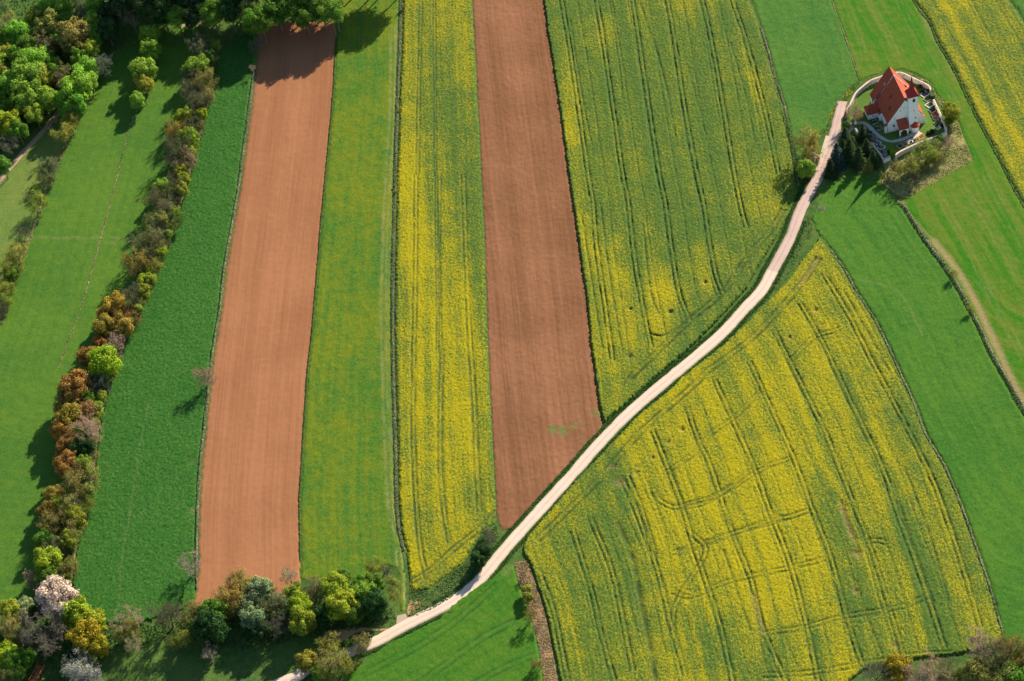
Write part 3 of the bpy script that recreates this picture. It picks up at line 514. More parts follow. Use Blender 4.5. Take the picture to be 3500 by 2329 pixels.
area_tufts('dry_weeds',[tuple(p) for p in D1],50,.22,m_tuft('straw_weeds',(.15,.14,.06),(.36,.26,.14)),'dry straw-coloured weeds on the tan strip',size=.13)
area_tufts('undergrowth',OV([(-80,1500),(60,1400),(180,1400),(260,1440),(460,1400),(620,1400),(760,1340),(860,1340),(900,1420),(820,1450),(700,1470),(560,1500),(420,1470),(250,1500),(150,1620),(-80,1620)]),4,.7,rk2,'green undergrowth below the lower hedgerow trees',size=.32)
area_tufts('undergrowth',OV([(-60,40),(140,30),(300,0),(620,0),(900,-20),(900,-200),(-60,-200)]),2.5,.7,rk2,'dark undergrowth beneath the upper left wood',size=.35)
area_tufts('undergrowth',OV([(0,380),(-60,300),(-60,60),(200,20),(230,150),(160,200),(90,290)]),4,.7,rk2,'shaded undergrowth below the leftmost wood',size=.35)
# ------------------------------------------------------------------ trees
def rnd_dir(n): v=rng.normal(size=(n,3)); return v/np.linalg.norm(v,axis=1)[:,None]
def lobes_crown(nl,nleaf,leaf,flat=1.0,spread=.58,lr=(.30,.46),inner=.12):
    """leaf clumps over many overlapping lobes; unit crown radius 1, centre at origin"""
    c=[];r=[]
    for i in range(nl*60):
        p=rnd_dir(1)[0]*spread*rng.random()**.35; p[2]=p[2]*flat*1.05+.05
        if p[2]<-.62: continue
        if all(np.linalg.norm(p-q)>.19 for q in c[-80:]): c.append(p); r.append(rng.uniform(*lr)*(1.0 if p[2]<.4 else .9))
        if len(c)>=nl: break
    c.append(np.zeros(3)); r.append(.62*min(1,flat+.2)); c=np.array(c); r=np.array(r); w=r**2/np.sum(r**2)
    k=rng.choice(len(c),nleaf,p=w); d=rnd_dir(nleaf); d[:,2]=np.abs(d[:,2])*np.where(rng.random(nleaf)<.78,1,-1)
    rr=1-rng.random(nleaf)**2.2*.45; bump=.82+.36*vn(d[:,0]*3+k*5.1,d[:,1]*3+d[:,2]*2.3,2)
    P=c[k]+d*(r[k]*rr*bump)[:,None]+rng.normal(0,.028,(nleaf,3))*(rng.random(nleaf)<.3)[:,None]*2.2; N_=d*.9+rng.normal(0,.42,(nleaf,3))+P*.35
    lt=rng.random(len(c)); tone=np.clip(lt[k]*.32+rng.random(nleaf)*.68,0,1); hue=np.clip(lt[k][::-1]*.5+rng.random(nleaf)*.5,0,1)
    V,Q,t,h=cards(P,N_,leaf,1.1,tone,hue)
    return V,Q,t,h
def branches(depth,kids,seed,spread=.75,up=.35,twig=.010,base=.05,L0=.95,fanout=1.0):
    """tapering limbs filling a dome; starts at (0,0,-1)"""
    r_=np.random.default_rng(seed); V=[];F=[]
    def seg(a,b,ra,rb):
        d=b-a; l=np.linalg.norm(d)
        if l<1e-4: return
        d=d/l; x=np.cross(d,[.3,.5,.8]); x/=np.linalg.norm(x); y=np.cross(d,x); n=len(V)
        for p,r in((a,ra),(b,rb)):
            for k in range(3): an=k*2.0944; V.append(p+(x*math.cos(an)+y*math.sin(an))*r)
        for k in range(3): j=(k+1)%3; F.append((n+k,n+j,n+3+j,n+3+k))
    tips=[]
    def grow(p,d,l,r,lev):
        m=p+d*l*.5+r_.normal(0,.05,3)*l; q=m+(d+np.array([0,0,.10])+r_.normal(0,.12,3))*l*.5
        seg(p,m,r,r*.8); seg(m,q,r*.8,r*.55)
        if lev==0: tips.append(q); return
        n=kids[lev-1]
        for i in range(n):
            t=r_.uniform(.35,1); o=p+(m-p)*min(1,t*2) if t<.5 else m+(q-m)*(t*2-1)
            dd=d*.75+r_.normal(0,spread,3); dd[2]+=up*.5; 
            nd=dd/np.linalg.norm(dd); tgt=o+nd*l*.6
            if np.linalg.norm(tgt)>1.02: nd=nd-tgt/np.linalg.norm(tgt)*.5; nd/=np.linalg.norm(nd)
            grow(o,nd,l*r_.uniform(.42,.66),max(r*.5,twig),lev-1)
    st=np.array([0,0,-1.0]); top=int(5+r_.integers(0,3))
    seg(st-np.array([0,0,.3]),st+np.array([0,0,.25]),base,base*.9)
    for i in range(top):
        a=i*2*math.pi/top+r_.uniform(-.4,.4); e=r_.uniform(.35,1.0)*fanout; d=np.array([math.cos(a)*math.sin(e),math.sin(a)*math.sin(e),math.cos(e)])
        grow(st+np.array([0,0,r_.uniform(0,.5)]),d,L0*r_.uniform(.8,1.1),base*.6,depth)
    return np.array(V),np.array(F),np.array(tips)
def trunk_mesh(seed):
    r_=np.random.default_rng(seed); V=[];F=[]; n=7
    def tube(pts,rad):
        b=len(V)
        for p,r in zip(pts,rad):
            for k in range(n): a=k*2*math.pi/n; V.append((p[0]+math.cos(a)*r,p[1]+math.sin(a)*r,p[2]))
        for i in range(len(pts)-1):
            for k in range(n): j=(k+1)%n; F.append((b+i*n+k,b+i*n+j,b+(i+1)*n+j,b+(i+1)*n+k))
    bx,by=r_.uniform(-.04,.04,2)
    tube([(0,0,-.02),(0,0,.06),(bx,by,.45),(bx*1.5,by,.85),(bx,by*2,1.15)],[.075,.05,.04,.032,.015])
    for i in range(5):
        a=i*1.257+r_.uniform(-.4,.4); z=r_.uniform(.55,.95); l=r_.uniform(.25,.45)
        tube([(bx,by,z),(bx+math.cos(a)*l*.6,by+math.sin(a)*l*.6,z+.14),(bx+math.cos(a)*l,by+math.sin(a)*l,z+.34)],[.026,.018,.008])
    return mesh('trunk_mesh',V,F)
def add_mat(me,m): me.materials.append(m); return me
TRUNK=[add_mat(trunk_mesh(i),BARK) for i in range(4)]
DENSE=[];SPARSE=[];SPB=[];BARE=[];BLOS=[];BUSH=[];CON=[]
for i in range(7):
    V,Q,t,h=lobes_crown(40+i%4*6,11000,.040,spread=.78,lr=(.12,.34)); DENSE.append(add_mat(mesh('crown_mesh',V,Q,dict(tone=t,hue=h)),LEAF))
for i in range(4):
    V,Q,t,h=lobes_crown(8+i,3200,.065,flat=.7,lr=(.34,.5)); BUSH.append(add_mat(mesh('bush_mesh',V,Q,dict(tone=t,hue=h)),LEAF))
for i in range(5):
    V,F,tips=branches(3,[5,5,5],50+i,twig=.006,base=.045); SPB.append(add_mat(mesh('limb_mesh',V,F),TWIG))
    P=tips[rng.integers(0,len(tips),4200)]+rng.normal(0,.055,(4200,3)); lum=vn(P[:,0]*3,P[:,1]*3+P[:,2]*2,4)
    V,Q,t,h=cards(P,P+rng.normal(0,.5,P.shape)+[0,0,.3],.026,1.1,np.clip(lum*.6+rng.random(4200)*.4,0,1)); SPARSE.append(add_mat(mesh('sparse_mesh',V,Q,dict(tone=t,hue=h)),LEAF))
for i in range(5):
    V,F,tips=branches(4,[5,5,5,4],80+i,twig=.0045,base=.05); BARE.append(add_mat(mesh('bare_mesh',V,F),TWIG))
def conifer(seed,n=13):
    r_=np.random.default_rng(seed); C=[];N_=[];S=[]
    for k in range(n*3):
        z=k/(n*3); R=(1-z)**.85*.5+.03; m=max(5,int(15*(1-z)))
        for i in range(m):
            a=r_.uniform(0,6.283); rr=R*r_.uniform(.8,1.12); steps=9
            for s in range(steps):
                t=(s+.5)/steps*rr; c=(math.cos(a)*t,math.sin(a)*t,z*1.0-t*.22+.06*(t/max(rr,.01))**2)
                wdt=.030*(1-.55*t/max(rr,.01))
                for q in(-1,1,0): C.append((c[0]-math.sin(a)*wdt*q,c[1]+math.cos(a)*wdt*q,c[2]+r_.uniform(-.006,.006))); N_.append((math.cos(a)*.35+r_.normal(0,.25),math.sin(a)*.35+r_.normal(0,.25),.9)); S.append(.021)
    C=np.array(C);V,Q,t,h=cards(C,np.array(N_),np.array(S),1.0,np.clip(rng.random(len(C))*.6+.25*vn(C[:,0]*9,C[:,1]*9+C[:,2]*12)+.1,0,1))
    return add_mat(mesh('conifer_mesh',V,Q,dict(tone=t,hue=h)),LEAF)
CON=[conifer(3),conifer(9)]
COL=dict(lg=((0.2,0.34,0.04),'fresh green'),g=((0.11,0.22,0.025),'mid-green'),dg=((0.035,0.085,0.022),'dark green'),yg=((0.25,0.29,0.035),'yellow-green'),
 by=((0.27,0.37,0.025),'bright lime green'),ye=((0.34,0.3,0.02),'golden yellow'),ol=((0.22,0.22,0.055),'olive'),gg=((0.16,0.2,0.08),'grey-green'),gr=((.165,.165,.10),'grey'),
 br=((.185,.175,.085),'brown'),orr=((0.3,0.17,0.045),'orange-brown'),ro=((0.27,0.15,0.075),'reddish'),pk=((0.42,0.32,0.21),'pinkish tan'),wh=((.62,.55,.47),'pinkish white'),
 wg=((.27,.34,.17),'whitish green'),gw=((.33,.33,.31),'greyish white'),bs=((0.04,0.075,0.075),'blue-green'),sp=((0.045,0.08,0.028),'dark'),pu=((0.21,0.16,0.12),'purplish brown'),oy=((0.33,0.25,0.045),'orange-yellow'),cr=((.60,.46,.30),'cream'))
ORD=['topmost','second','third','fourth','fifth','sixth','seventh','eighth','ninth','tenth','eleventh','twelfth','thirteenth','fourteenth','fifteenth','sixteenth','seventeenth','eighteenth','nineteenth','twentieth','twenty-first','twenty-second','twenty-third','twenty-fourth','twenty-fifth']
ORDX=['leftmost']+ORD[1:]
# row: key -> (phrase, group, minimum crown-centre height, sort axis)
ROWS=dict(
 far=('in the tall wood behind the top edge','trees of the tall wood beyond the frame',18.,'x'),
 wood=('in the upper left wood','trees of the upper left wood',6.5,'y'),
 shade=('in the dark wood along the top edge','trees of the dark top wood',9.5,'x'),
 beyond=('in the wood beyond the top edge','trees of the wood beyond the frame',12.,'x'),
 isle=('in the short row on the left meadow','short row of trees on the left meadow',4.5,'y'),
 left=('in the leftmost hedge','shrubs and trees of the leftmost hedge',2.2,'y'),
 hedge=('in the long left hedgerow','trees of the long left hedgerow',4.4,'y'),
 corner=('in the lower left grove','trees of the lower left grove',4.6,'y'),
 lower=('in the bottom tree belt','trees of the belt under the ploughed strip',4.6,'x'),
 lane=('beside the lower farm road','trees beside the lower road',3.0,'x'),
 bank=('on the ploughed strip bank','thin trees on the bank of the ploughed strip',4.2,'y'),
 strip=('on the dry tan strip','shrubs on the dry strip',1.8,'y'),
 right=('in the lower right corner','trees of the lower right corner',4.2,'x'),
 pair=('on the curved bank right of the long cereal strip','small trees on the curved bank',2.8,'y'),
 spr=('in the clump beside the churchyard','spruces beside the churchyard',0,'x'),
 church=('near the church','trees and shrubs near the church',2.0,'x'),
 rough=('on the rough plot below the churchyard','bushes of the rough plot',1.2,'x'),
 bush=('on the bank of the narrow rapeseed strip','small bushes on the bank',.8,'y'))
SPEC='''
wood TL 50 270 110 S gg|160 310 110 D lg|320 170 95 D yg|440 240 120 D ol|390 390 105 S br|430 70 90 D lg|560 90 90 D lg|700 60 90 S gg|740 160 70 B gr|600 200 85 D g|850 60 90 D lg|830 200 80 D lg|670 340 150 D ol|820 440 75 D yg|860 310 80 D g|320 560 125 D lg|230 690 150 D lg|110 770 130 D lg|380 700 110 D yg|240 860 135 D lg|420 880 110 D lg|60 480 75 D yg|20 640 50 D ol|140 500 100 D g|430 520 80 S g|310 1020 80 D yg|190 950 95 D g|90 1110 110 D by|165 1170 85 D g|60 1270 100 B gr|20 1480 80 D g|550 640 80 S br|900 580 95 B gr|760 640 110 D lg|790 740 80 D lg|680 800 145 D lg|650 930 120 D g|600 1050 100 S yg|555 1190 85 S yg|530 720 60 S br|50 950 80 D g|480 620 90 D g|250 420 90 D g|60 150 60 S yg|40 60 45 S gg|1000 120 110 D dg|960 280 100 D dg|520 330 80 D g|700 520 80 D g|20 350 80 D g|-60 600 120 D lg|-60 850 120 D g|-70 1100 120 D lg
shade TL 1120 60 110 S br|1180 180 70 B gr|1300 60 100 S gr|1450 110 110 D dg|1580 150 90 D g|1620 40 100 D dg|1760 60 110 S gr|1720 160 90 D dg|1900 120 110 D g|2050 100 100 D dg|2220 90 100 D ol|2280 180 110 D g
shade TM 900 90 130 D g|1050 50 110 D g|1150 130 115 D g|1300 80 110 D lg|1420 105 95 D lg|760 200 90 D g
beyond OV 300 -25 30 D g|350 -10 34 D dg|400 -40 36 D g|450 -22 34 D dg|500 -45 36 D g|550 -28 36 D dg|600 -48 36 D g|650 -30 34 D g|700 -55 34 D dg|745 -35 34 D g|330 8 30 D dg|375 -55 34 D g|290 5 26 D dg
far OV 330 -75 36 D g|300 -120 36 D g|350 -145 36 D dg|400 -150 36 D g|400 -100 38 D dg|470 -85 36 D g|540 -105 38 D g|610 -95 36 D g|680 -110 38 D dg|750 -95 36 D g|815 -120 34 D g|870 -135 34 D g|905 -150 34 D g|950 -150 30 D g|270 -100 34 D g|225 -80 34 D g|290 -60 30 D dg|180 -110 34 D lg
isle TL 1340 310 78 D lg|1345 450 85 D lg|1280 620 98 D lg|1290 745 72 D yg|1225 900 62 D lg
left ML 430 30 62 S gg|330 240 80 S yg|210 500 48 B gr|200 595 52 S gg|150 700 88 S yg|95 810 90 S yg|110 890 60 D g|40 1000 75 S yg|60 1060 50 S g|40 1130 62 S yg|15 1210 55 B gr|300 120 30 D g
left TL 440 1490 75 S gg|500 1420 40 S gg
hedge TL 1770 390 82 S gr|1860 530 60 D dg|1760 600 82 D lg|1700 690 75 B gr|1830 705 85 S ol|1740 820 90 B gr|1810 870 80 S ol|1780 920 80 B gr|1640 1040 62 D yg|1800 1020 40 D by|1750 1110 75 B br|1560 1150 72 S oy|1690 1250 78 D lg|1580 1320 100 B br|1650 1430 88 S br|1620 1540 50 D by|1700 1350 40 D by|1540 1430 60 B gr
hedge ML 1560 20 60 B br|1640 40 50 D yg|1450 110 62 D lg|1560 140 82 B br|1630 130 48 D yg|1370 215 95 B br|1490 230 92 S br|1570 380 62 S g|1390 420 82 S ol|1480 360 72 B br|1420 530 78 B gr|1300 610 110 B br|1400 580 80 S ol|1500 520 40 D lg|1220 770 92 S oy|1440 690 42 D by|1390 810 55 S yg|1350 700 70 B gr|1280 945 42 D by|1340 930 50 D yg|1180 1050 80 B gr|1280 1040 60 D yg|1170 1110 85 B br|1240 1190 42 D lg|1020 1170 88 D oy|1150 1230 90 S orr|960 1250 70 D orr|925 1360 85 D oy|1085 1350 85 D oy|1010 1520 90 B pk|890 1500 50 D orr
hedge NL 790 60 75 D orr|935 110 118 D by|850 260 92 S bs|900 350 75 B gr|680 330 112 D orr|640 430 92 D orr|785 425 70 D g|785 530 80 D ro|865 510 45 D lg|555 525 60 D oy|620 590 95 D oy|565 720 85 D orr|785 710 112 B pk|680 700 75 S g|620 820 75 D orr|740 880 85 D dg|600 1020 88 D orr|740 1010 70 D lg|720 1160 118 S ol|745 1310 85 S yg|490 1290 72 D oy|510 1370 62 D by|420 1430 72 D orr|610 1400 92 S ol|665 1500 85 D yg|460 1520 72 S ol|800 1080 40 D lg|860 590 40 S yg|560 880 60 D orr|700 1330 50 B pk
corner BL 440 160 82 S ol|560 160 100 S ol|620 240 80 S ol|600 320 70 D yg|500 380 85 B gr|400 300 70 D g|430 500 105 D by|600 550 75 S ol|440 640 85 D g|270 660 70 B pk|350 730 72 B br|510 830 150 F wh|650 860 65 F wh|100 940 82 D yg|230 900 62 D wg|225 990 58 D wg|90 1100 95 S ol|195 1170 90 S ol|410 1160 150 B pu|690 970 110 D by|830 1050 110 D by|755 1160 122 D ye|850 1260 90 D ye|60 1340 90 D by|120 1410 85 D g|70 1510 75 S ol|230 1360 75 D g|700 1440 110 F gw|790 1490 92 F gw|1110 1020 112 B pk|1180 1090 70 S yg|1080 1130 70 S ol|1200 1240 62 B pk|150 1500 60 D g|640 1290 60 D dg|330 950 60 D dg
lower BL 1500 970 118 B br|1600 1150 92 S yg|1770 1010 85 S ol|1900 1000 110 D g|1860 1120 98 D dg|2050 820 112 S oy|2150 720 100 S ol|1640 1000 40 B br|1870 1320 60 B pk
lower BM 150 960 85 S ol|340 950 92 D g|300 1080 120 D dg|500 780 95 S oy|600 700 95 S oy|470 920 85 S ol|760 760 98 D wg|650 890 85 D wg|700 1010 88 D wg|860 830 100 S gg|940 890 92 S gg|900 1090 82 B gr|1060 790 80 D yg|1120 900 92 D by|1130 1040 100 D yg|780 1130 80 D dg|1010 620 75 B pk|1230 750 92 S gg|1250 880 92 B br|1420 750 105 D by|1480 890 118 D by|1500 640 55 D g|1690 800 92 D lg|1770 700 80 D g|1790 880 98 D dg|1770 540 62 S yg|1880 590 55 B gr|1930 700 50 S yg|1950 800 38 S yg|1600 960 80 D g|1350 980 80 D dg|1650 700 60 D g
lane BM 1380 1260 105 S yg|1180 1400 92 D yg|1350 1430 115 S ol|1500 1390 88 S yg|1670 1230 80 S ol|1560 1230 40 S g|1300 1500 80 D g
lane MB 600 520 42 B gr|555 600 42 D dg|500 690 52 D dg|560 460 30 S gg
bank NL 1825 235 85 B pk
bank BL 1690 530 105 B pk
bank TL 2285 410 62 B gr|2250 600 28 B pk
strip MB 865 890 40 D yg|870 960 40 D yg|885 1080 55 B ol|925 1180 28 B gr|830 800 26 B pu|940 1440 40 S ol
right RB 2200 1270 120 B br|2090 1200 110 B pk|2280 1230 110 B orr|1760 1370 100 B pk|1650 1390 92 B pk|1510 1350 82 D ye|1370 1385 85 B gr|1450 1430 60 S ol|2340 1290 85 S yg|2030 1390 92 D ol|1945 1400 48 D by|2200 1400 100 S ol|2370 1370 80 D dg|1850 1380 80 B br|2120 1330 80 B br|1860 1430 60 S ol|2290 1440 90 D g
pair RM 1480 748 26 S yg|1607 1017 24 S by
spr N3 600 560 105 C sp|430 920 115 C bs|690 800 110 C sp|300 1180 85 C sp|960 440 80 C sp|1040 760 85 C sp|880 950 100 C sp|1180 980 80 C sp|1080 1110 60 C ol|560 760 80 C sp|760 640 55 C ol
church CH 690 640 85 B pk|750 680 50 S ol|1725 640 88 D yg|1700 740 50 D g|200 970 130 S oy|180 1250 92 D lg|255 1160 65 F cr|1605 920 38 D g|600 780 38 D g
rough CH 1450 1060 110 S yg|1270 1220 95 S yg|1570 1110 70 S ol|1340 1340 60 B br|1150 1230 70 S ol|1100 1075 34 D by|1700 960 60 B pk|1580 1000 55 S ol|1020 1320 50 S ol|1420 1200 50 S ol
bush TM 2000 975 14 D ye|2030 60 22 S gg
bush CL 398 145 12 D ye|385 100 9 D dg
'''
PH=dict(D='leafy tree',S='thinly leafed tree',B='bare twiggy tree',F='blossoming tree',C='spruce')
NAMES=dict(D='leafy_tree',S='budding_tree',B='bare_tree',F='blossoming_tree',C='spruce')
def child(name,me,parent,sc,loc=(0,0,0),color=None,rz=0):
    o=ob(name,me,None,parent,loc); o.scale=sc; o.rotation_euler=(0,0,rz)
    if color: o.color=(*color,1)
    return o
trees=[]
_hp=smooth([np.array(p,float) for p in H2R],4); _pal=['yg','by','ol','g','gg','lg','yg','ol']
SPEC=SPEC.rstrip()
_e=[]
for _i in range(3,len(_hp)-4,2):
    _q=_hp[_i]; _o=-random.uniform(6,20); _e.append(f"{_q[0]+_o:.0f} {_q[1]+random.uniform(-6,6):.0f} {random.uniform(6.5,11):.1f} {random.choice('SSD')} {random.choice(_pal)}")
SPEC+='\nhedge OV '+'|'.join(_e)
for line in SPEC.strip().split('\n'):
    row,reg,rest=line.split(' ',2)
    for e in rest.split('|'):
        x,y,r,k,c=e.split(); trees.append(dict(row=row,reg=reg,x=float(x),y=float(y),r=float(r),k=k,c=c))
for t in trees:
    t['m']=mscale(t['reg'],t['x'],t['y'],t['r'])*(1.15 if t['row'] in('wood','shade') else 1.25)*(1.6 if t['k']=='C' else 1.1 if t['row'] in('corner','lower','hedge') else 1); t['ov']=tuple(v*.67343 for v in full(t['reg'],t['x'],t['y'])); t['small']=t['m']<2.6
def colour_word(t): return COL[t['c']][1]
# label: what it is and where it stands, counted within the trees that look like it
cls={}
for t in trees: cls.setdefault((t['row'],t['k'],t['c'],t['small']),[]).append(t)
for key,ts in cls.items():
    ax=ROWS[key[0]][3]; ts.sort(key=lambda t:t['ov'][0 if ax=='x' else 1])
    kind=PH[key[1]]
    if key[3] and key[1]!='C': kind=kind.replace('tree','shrub')
    both=(key[0],key[1],key[2],not key[3]) in cls and key[1]=='C'
    sz='small ' if (key[3] and key[1]=='C') else ('tall ' if both else '')
    for i,t in enumerate(ts):
        if len(ts)==1: s=f"{sz}{colour_word(t)} {kind} {ROWS[key[0]][0]}"
        else:
            o=(ORDX if ax=='x' else ORD)[i]; s=f"{o} {sz}{colour_word(t)} {kind} {'from the left ' if ax=='x' and i and t['row'] not in('pair','spr','rough') else ('from the top ' if i else '')}{ROWS[key[0]][0]}"
        t['label']=s[0]+s[1:]
tr=np.random.default_rng(21)
for t in trees:
    r=t['m']; row=ROWS[t['row']]; k=t['k']; col=np.array(COL[t['c']][0])*tr.uniform(.88,1.12,3)*tr.uniform(.88,1.12)*(1.22 if t['row'] in('wood','isle') else 1); col=tuple(col)
    lo=1.0 if r<1.2 else 1.25
    rz=r*tr.uniform(1.0,1.2); hc=max(r*1.3,row[2]*min(1,.45+r/3.6)) if k!='C' else 0
    if t['small']: rz=r*tr.uniform(.95,1.25); hc=max(hc,rz*1.0)
    if k=='C': hc=r*1.3
    p=gp(t['reg'],t['x'],t['y'],hc); nm=NAMES[k]
    if t['small'] and k!='C': nm=nm.replace('tree','shrub')
    e=ob(nm,None,None,None,(p[0],p[1],0),label=t['label'],cat='tree' if not t['small'] or k=='C' else 'shrub',group=row[1])
    e.empty_display_size=.5; a=tr.uniform(0,6.28)
    if k=='C':
        H=r*2.75; child('trunk',TRUNK[0],e,(H*.35,H*.35,H*.75)); child('crown',CON[int(tr.integers(2))],e,(r*2.0,r*2.0,H*.93),(0,0,H*.07),col,a); continue
    if k=='D':
        small=t['small'] and r<2.0
        me=(BUSH if small else DENSE)[int(tr.integers(4 if small else 7))]
        sxy=1.06
        child('crown',me,e,(r*sxy*tr.uniform(.94,1.06),r*sxy*tr.uniform(.94,1.06),rz),(0,0,hc),col,a)
        child('trunk',TRUNK[int(tr.integers(4))],e,(r*1.1,r*1.1,hc),rz=a)
    else:
        tw=dict(S=(.16,.125,.09),F=(.14,.11,.09)).get(k,tuple(np.array(col)*.78))
        if k=='B':
            child('branches',BARE[int(tr.integers(5))],e,(r*1.05,r*1.05,rz),(0,0,hc),tw,a)
        else:
            i=int(tr.integers(5)); child('branches',SPB[i],e,(r,r,rz),(0,0,hc),tw,a)
            if k=='F' and t['c']!='gw': 
                child('blossom',DENSE[i],e,(r,r,rz),(0,0,hc),col,a)
            else: child('foliage',SPARSE[i],e,(r*1.04,r*1.04,rz),(0,0,hc),col,a)
        h=max(.15,hc-rz*1.0)
        child('trunk',TRUNK[int(tr.integers(4))],e,(r*.8,r*.8,h*.9),rz=a)
# ------------------------------------------------------------------ church and churchyard
def m_wall(name='white_plaster',col=(.90,.89,.86)):
    N=NT(name); P=N.pos(); z=N.sep(P)[2]; n=N.noise(P,.7,5,.65); n2=N.noise(P,3.5,3)
    v=N.maprange(N.math('ADD',N.math('MULTIPLY',n,.7),N.math('MULTIPLY',n2,.3)),.3,.7,.84,1.04); c=N.mix(1.0,col,N.vec(v,v,v),'MULTIPLY')
    st=N.math('MULTIPLY',N.maprange(z,.1,1.3,1,0),N.maprange(n,.35,.6)); c=N.mix(N.math('MULTIPLY',st,.6),c,(.42,.42,.38))
    return N.finish(c,.9,n2,.15,.02)
def m_tile(name,ca,cb,rot=0):
    N=NT(name); P=N.n('ShaderNodeTexCoord').outputs['Object']; x=N.sep(P); n=N.noise(P,1.2,5,.7); n2=N.noise(P,7,2)
    row=N.math('FRACT',N.math('MULTIPLY',x[2],3.0)); 
    c=N.mix(N.maprange(N.math('ADD',N.math('MULTIPLY',n,.6),N.math('MULTIPLY',n2,.4)),.35,.65),ca,cb); c=N.mix(N.math('MULTIPLY',N.math('LESS_THAN',row,.16),.35),c,tuple(v*.5 for v in ca))
    return N.finish(c,.8,row,.4,.03,spec=.2)
WALL=m_wall(); TILE=m_tile('clay_tile',(.27,.045,.024),(.37,.080,.040)); TTILE=m_tile('crimson_roof',(.28,.025,.032),(.34,.035,.04))
DARK=m_plain('dark_opening',(.015,.015,.02),.5,.05); STONE=m_plain('grey_stone',(.33,.32,.30),.8,.15); METAL=m_plain('gutter_metal',(.20,.17,.18),.5,.1)
COPE=m_plain('pink_coping',(.55,.40,.33),.9,.2); RUB=m_plain('old_wall_plaster',(.50,.44,.39),.9,.3); GOLD=m_plain('gilded',(.8,.55,.2),.35,.05,metal=.8)
C1=(127.85,49.1)
ch=ob('church',None,None,None,(C1[0],C1[1],0),label='white village church with steep red tile roof and slender tower',cat='church'); ch.rotation_euler=(0,0,math.radians(3))
W_=11.1; LN=10.7; EV=4.7; RG_=13.0; CX=5.65
m=MB(); n=0   # nave body with gable end
m.v=[(0,0,-.3),(W_,0,-.3),(W_,LN,-.3),(0,LN,-.3),(0,0,EV),(W_,0,EV),(W_,LN,EV),(0,LN,EV),(CX,0,RG_-.1),(CX,LN,RG_-.1)]
m.f=[(0,1,5,8,4),(1,2,6,5),(2,3,7,9,6),(3,0,4,7)]
nave=m.out('nave_wall',WALL,ch)
k=(RG_-EV)/CX; ov=.14
def slope(side,y0,y1,zr=RG_,half=CX,zover=ov):
    s=-1 if side=='w' else 1; kk=(zr-EV)/half
    return [(CX,y0,zr),(CX,y1,zr),(CX+s*(half+zover),y1,zr-kk*(half+zover)),(CX+s*(half+zover),y0,zr-kk*(half+zover))]
sw=slope('w',-.1,LN); sw[2]=(sw[2][0]-.45,sw[2][1],sw[2][2]-.30)
m=MB(); m.slab(sw,.18); m.slab(slope('e',-.1,LN),.18); nroof=m.out('nave_roof',TILE,ch)
# chancel with three-sided end
HC=CX+.1; Y1=13.6; AY=17.4; RY=15.2; ZC=RG_+.05
P0=(CX-HC-.75,LN);P1=(CX-HC-.95,Y1);P2=(CX-2.3,AY);P3=(CX+2.3,AY);P4=(CX+HC-.35,Y1);P5=(CX+HC-.35,LN)
m=MB(); m.prism(ccw([P0,P5,P4,P3,P2,P1]),-.3,EV+.02); m.out('chancel_wall',WALL,ch)
ap=(CX,RY,ZC); o=lambda p,dx,dy:(p[0]+dx,p[1]+dy,EV-.35)
e0=o(P0,-.35,.02);e1=o(P1,-.35,.15);e2=o(P2,-.15,.35);e3=o(P3,.15,.35);e4=o(P4,.35,.15);e5=o(P5,.35,.02); ar=(CX,LN+.02,ZC)
m=MB(); m.slab([ar,ap,e1,e0],.16); m.slab([ap,e2,e1],.16); m.slab([ap,e3,e2],.16); m.slab([ap,e4,e3],.16); m.slab([ar,e5,e4,ap],.16); m.out('chancel_roof',TILE,ch)
m=MB() # gable parapet between nave and chancel
for s in(-1,1): m.slab([(CX,LN-.14,ZC+.26),(CX,LN+.14,ZC+.26),(CX+s*(CX+.45),LN+.14,EV-.45),(CX+s*(CX+.45),LN-.14,EV-.45)],.3)
m.out('gable_parapet',m_plain('parapet_stone',(.50,.43,.43),.8),ch)
m=MB(); m.box(CX-3.0,CX-2.55,LN+.35,LN+.8,8.3,10.0); m.box(CX-3.07,CX-2.48,LN+.28,LN+.87,10.0,10.12); m.out('chimney',m_plain('chimney_brick',(.62,.30,.2)),ch)
# roof vents, small dormer hoods
def vent(x,y,par):
    z=RG_-k*abs(CX-x); s=-1 if x<CX else 1
    m=MB(); m.slab([(x,y-.28,z+.55),(x,y+.28,z+.55),(x+s*.62,y+.28,z-k*.45+.28),(x+s*.62,y-.28,z-k*.45+.28)],.06); v=m.out('roof_vent',m_plain('vent_tile',(.10,.05,.06)),par)
    m=MB(); m.box(min(x,x+s*.5),max(x,x+s*.5),y-.22,y+.22,z-k*.5,z+.22-.3); m.out('opening',DARK,v)
for x,y in((1.9,3.1),(3.2,5.9)): vent(x,y,nroof)
vent(3.0,12.6,nroof); vent(8.9,9.9,nroof); vent(9.4,5.0,nroof)
# gutters and downpipe
for s in(-1,1):
    m=MB(); x=CX+s*(CX+ov+.03); m.box(x-.05,x+.05,-.1,LN-3*(s<0),EV-k*ov-.16,EV-k*ov-.02); m.out('gutter',METAL,nroof)
m=MB(); m.box(-.12,.0-.02,-.10,.0,0,EV-.5); m.out('downpipe',METAL,ch)
# rake edging on the west gable
m=MB()
for s in(-1,1): m.slab([(CX,-.17,RG_+.03),(CX,-.095,RG_+.03),(CX+s*(CX+ov),-.095,RG_-k*(CX+ov)+.03),(CX+s*(CX+ov),-.17,RG_-k*(CX+ov)+.03)],.26)
m.out('verge_board',m_plain('verge',(.30,.12,.10)),nroof)
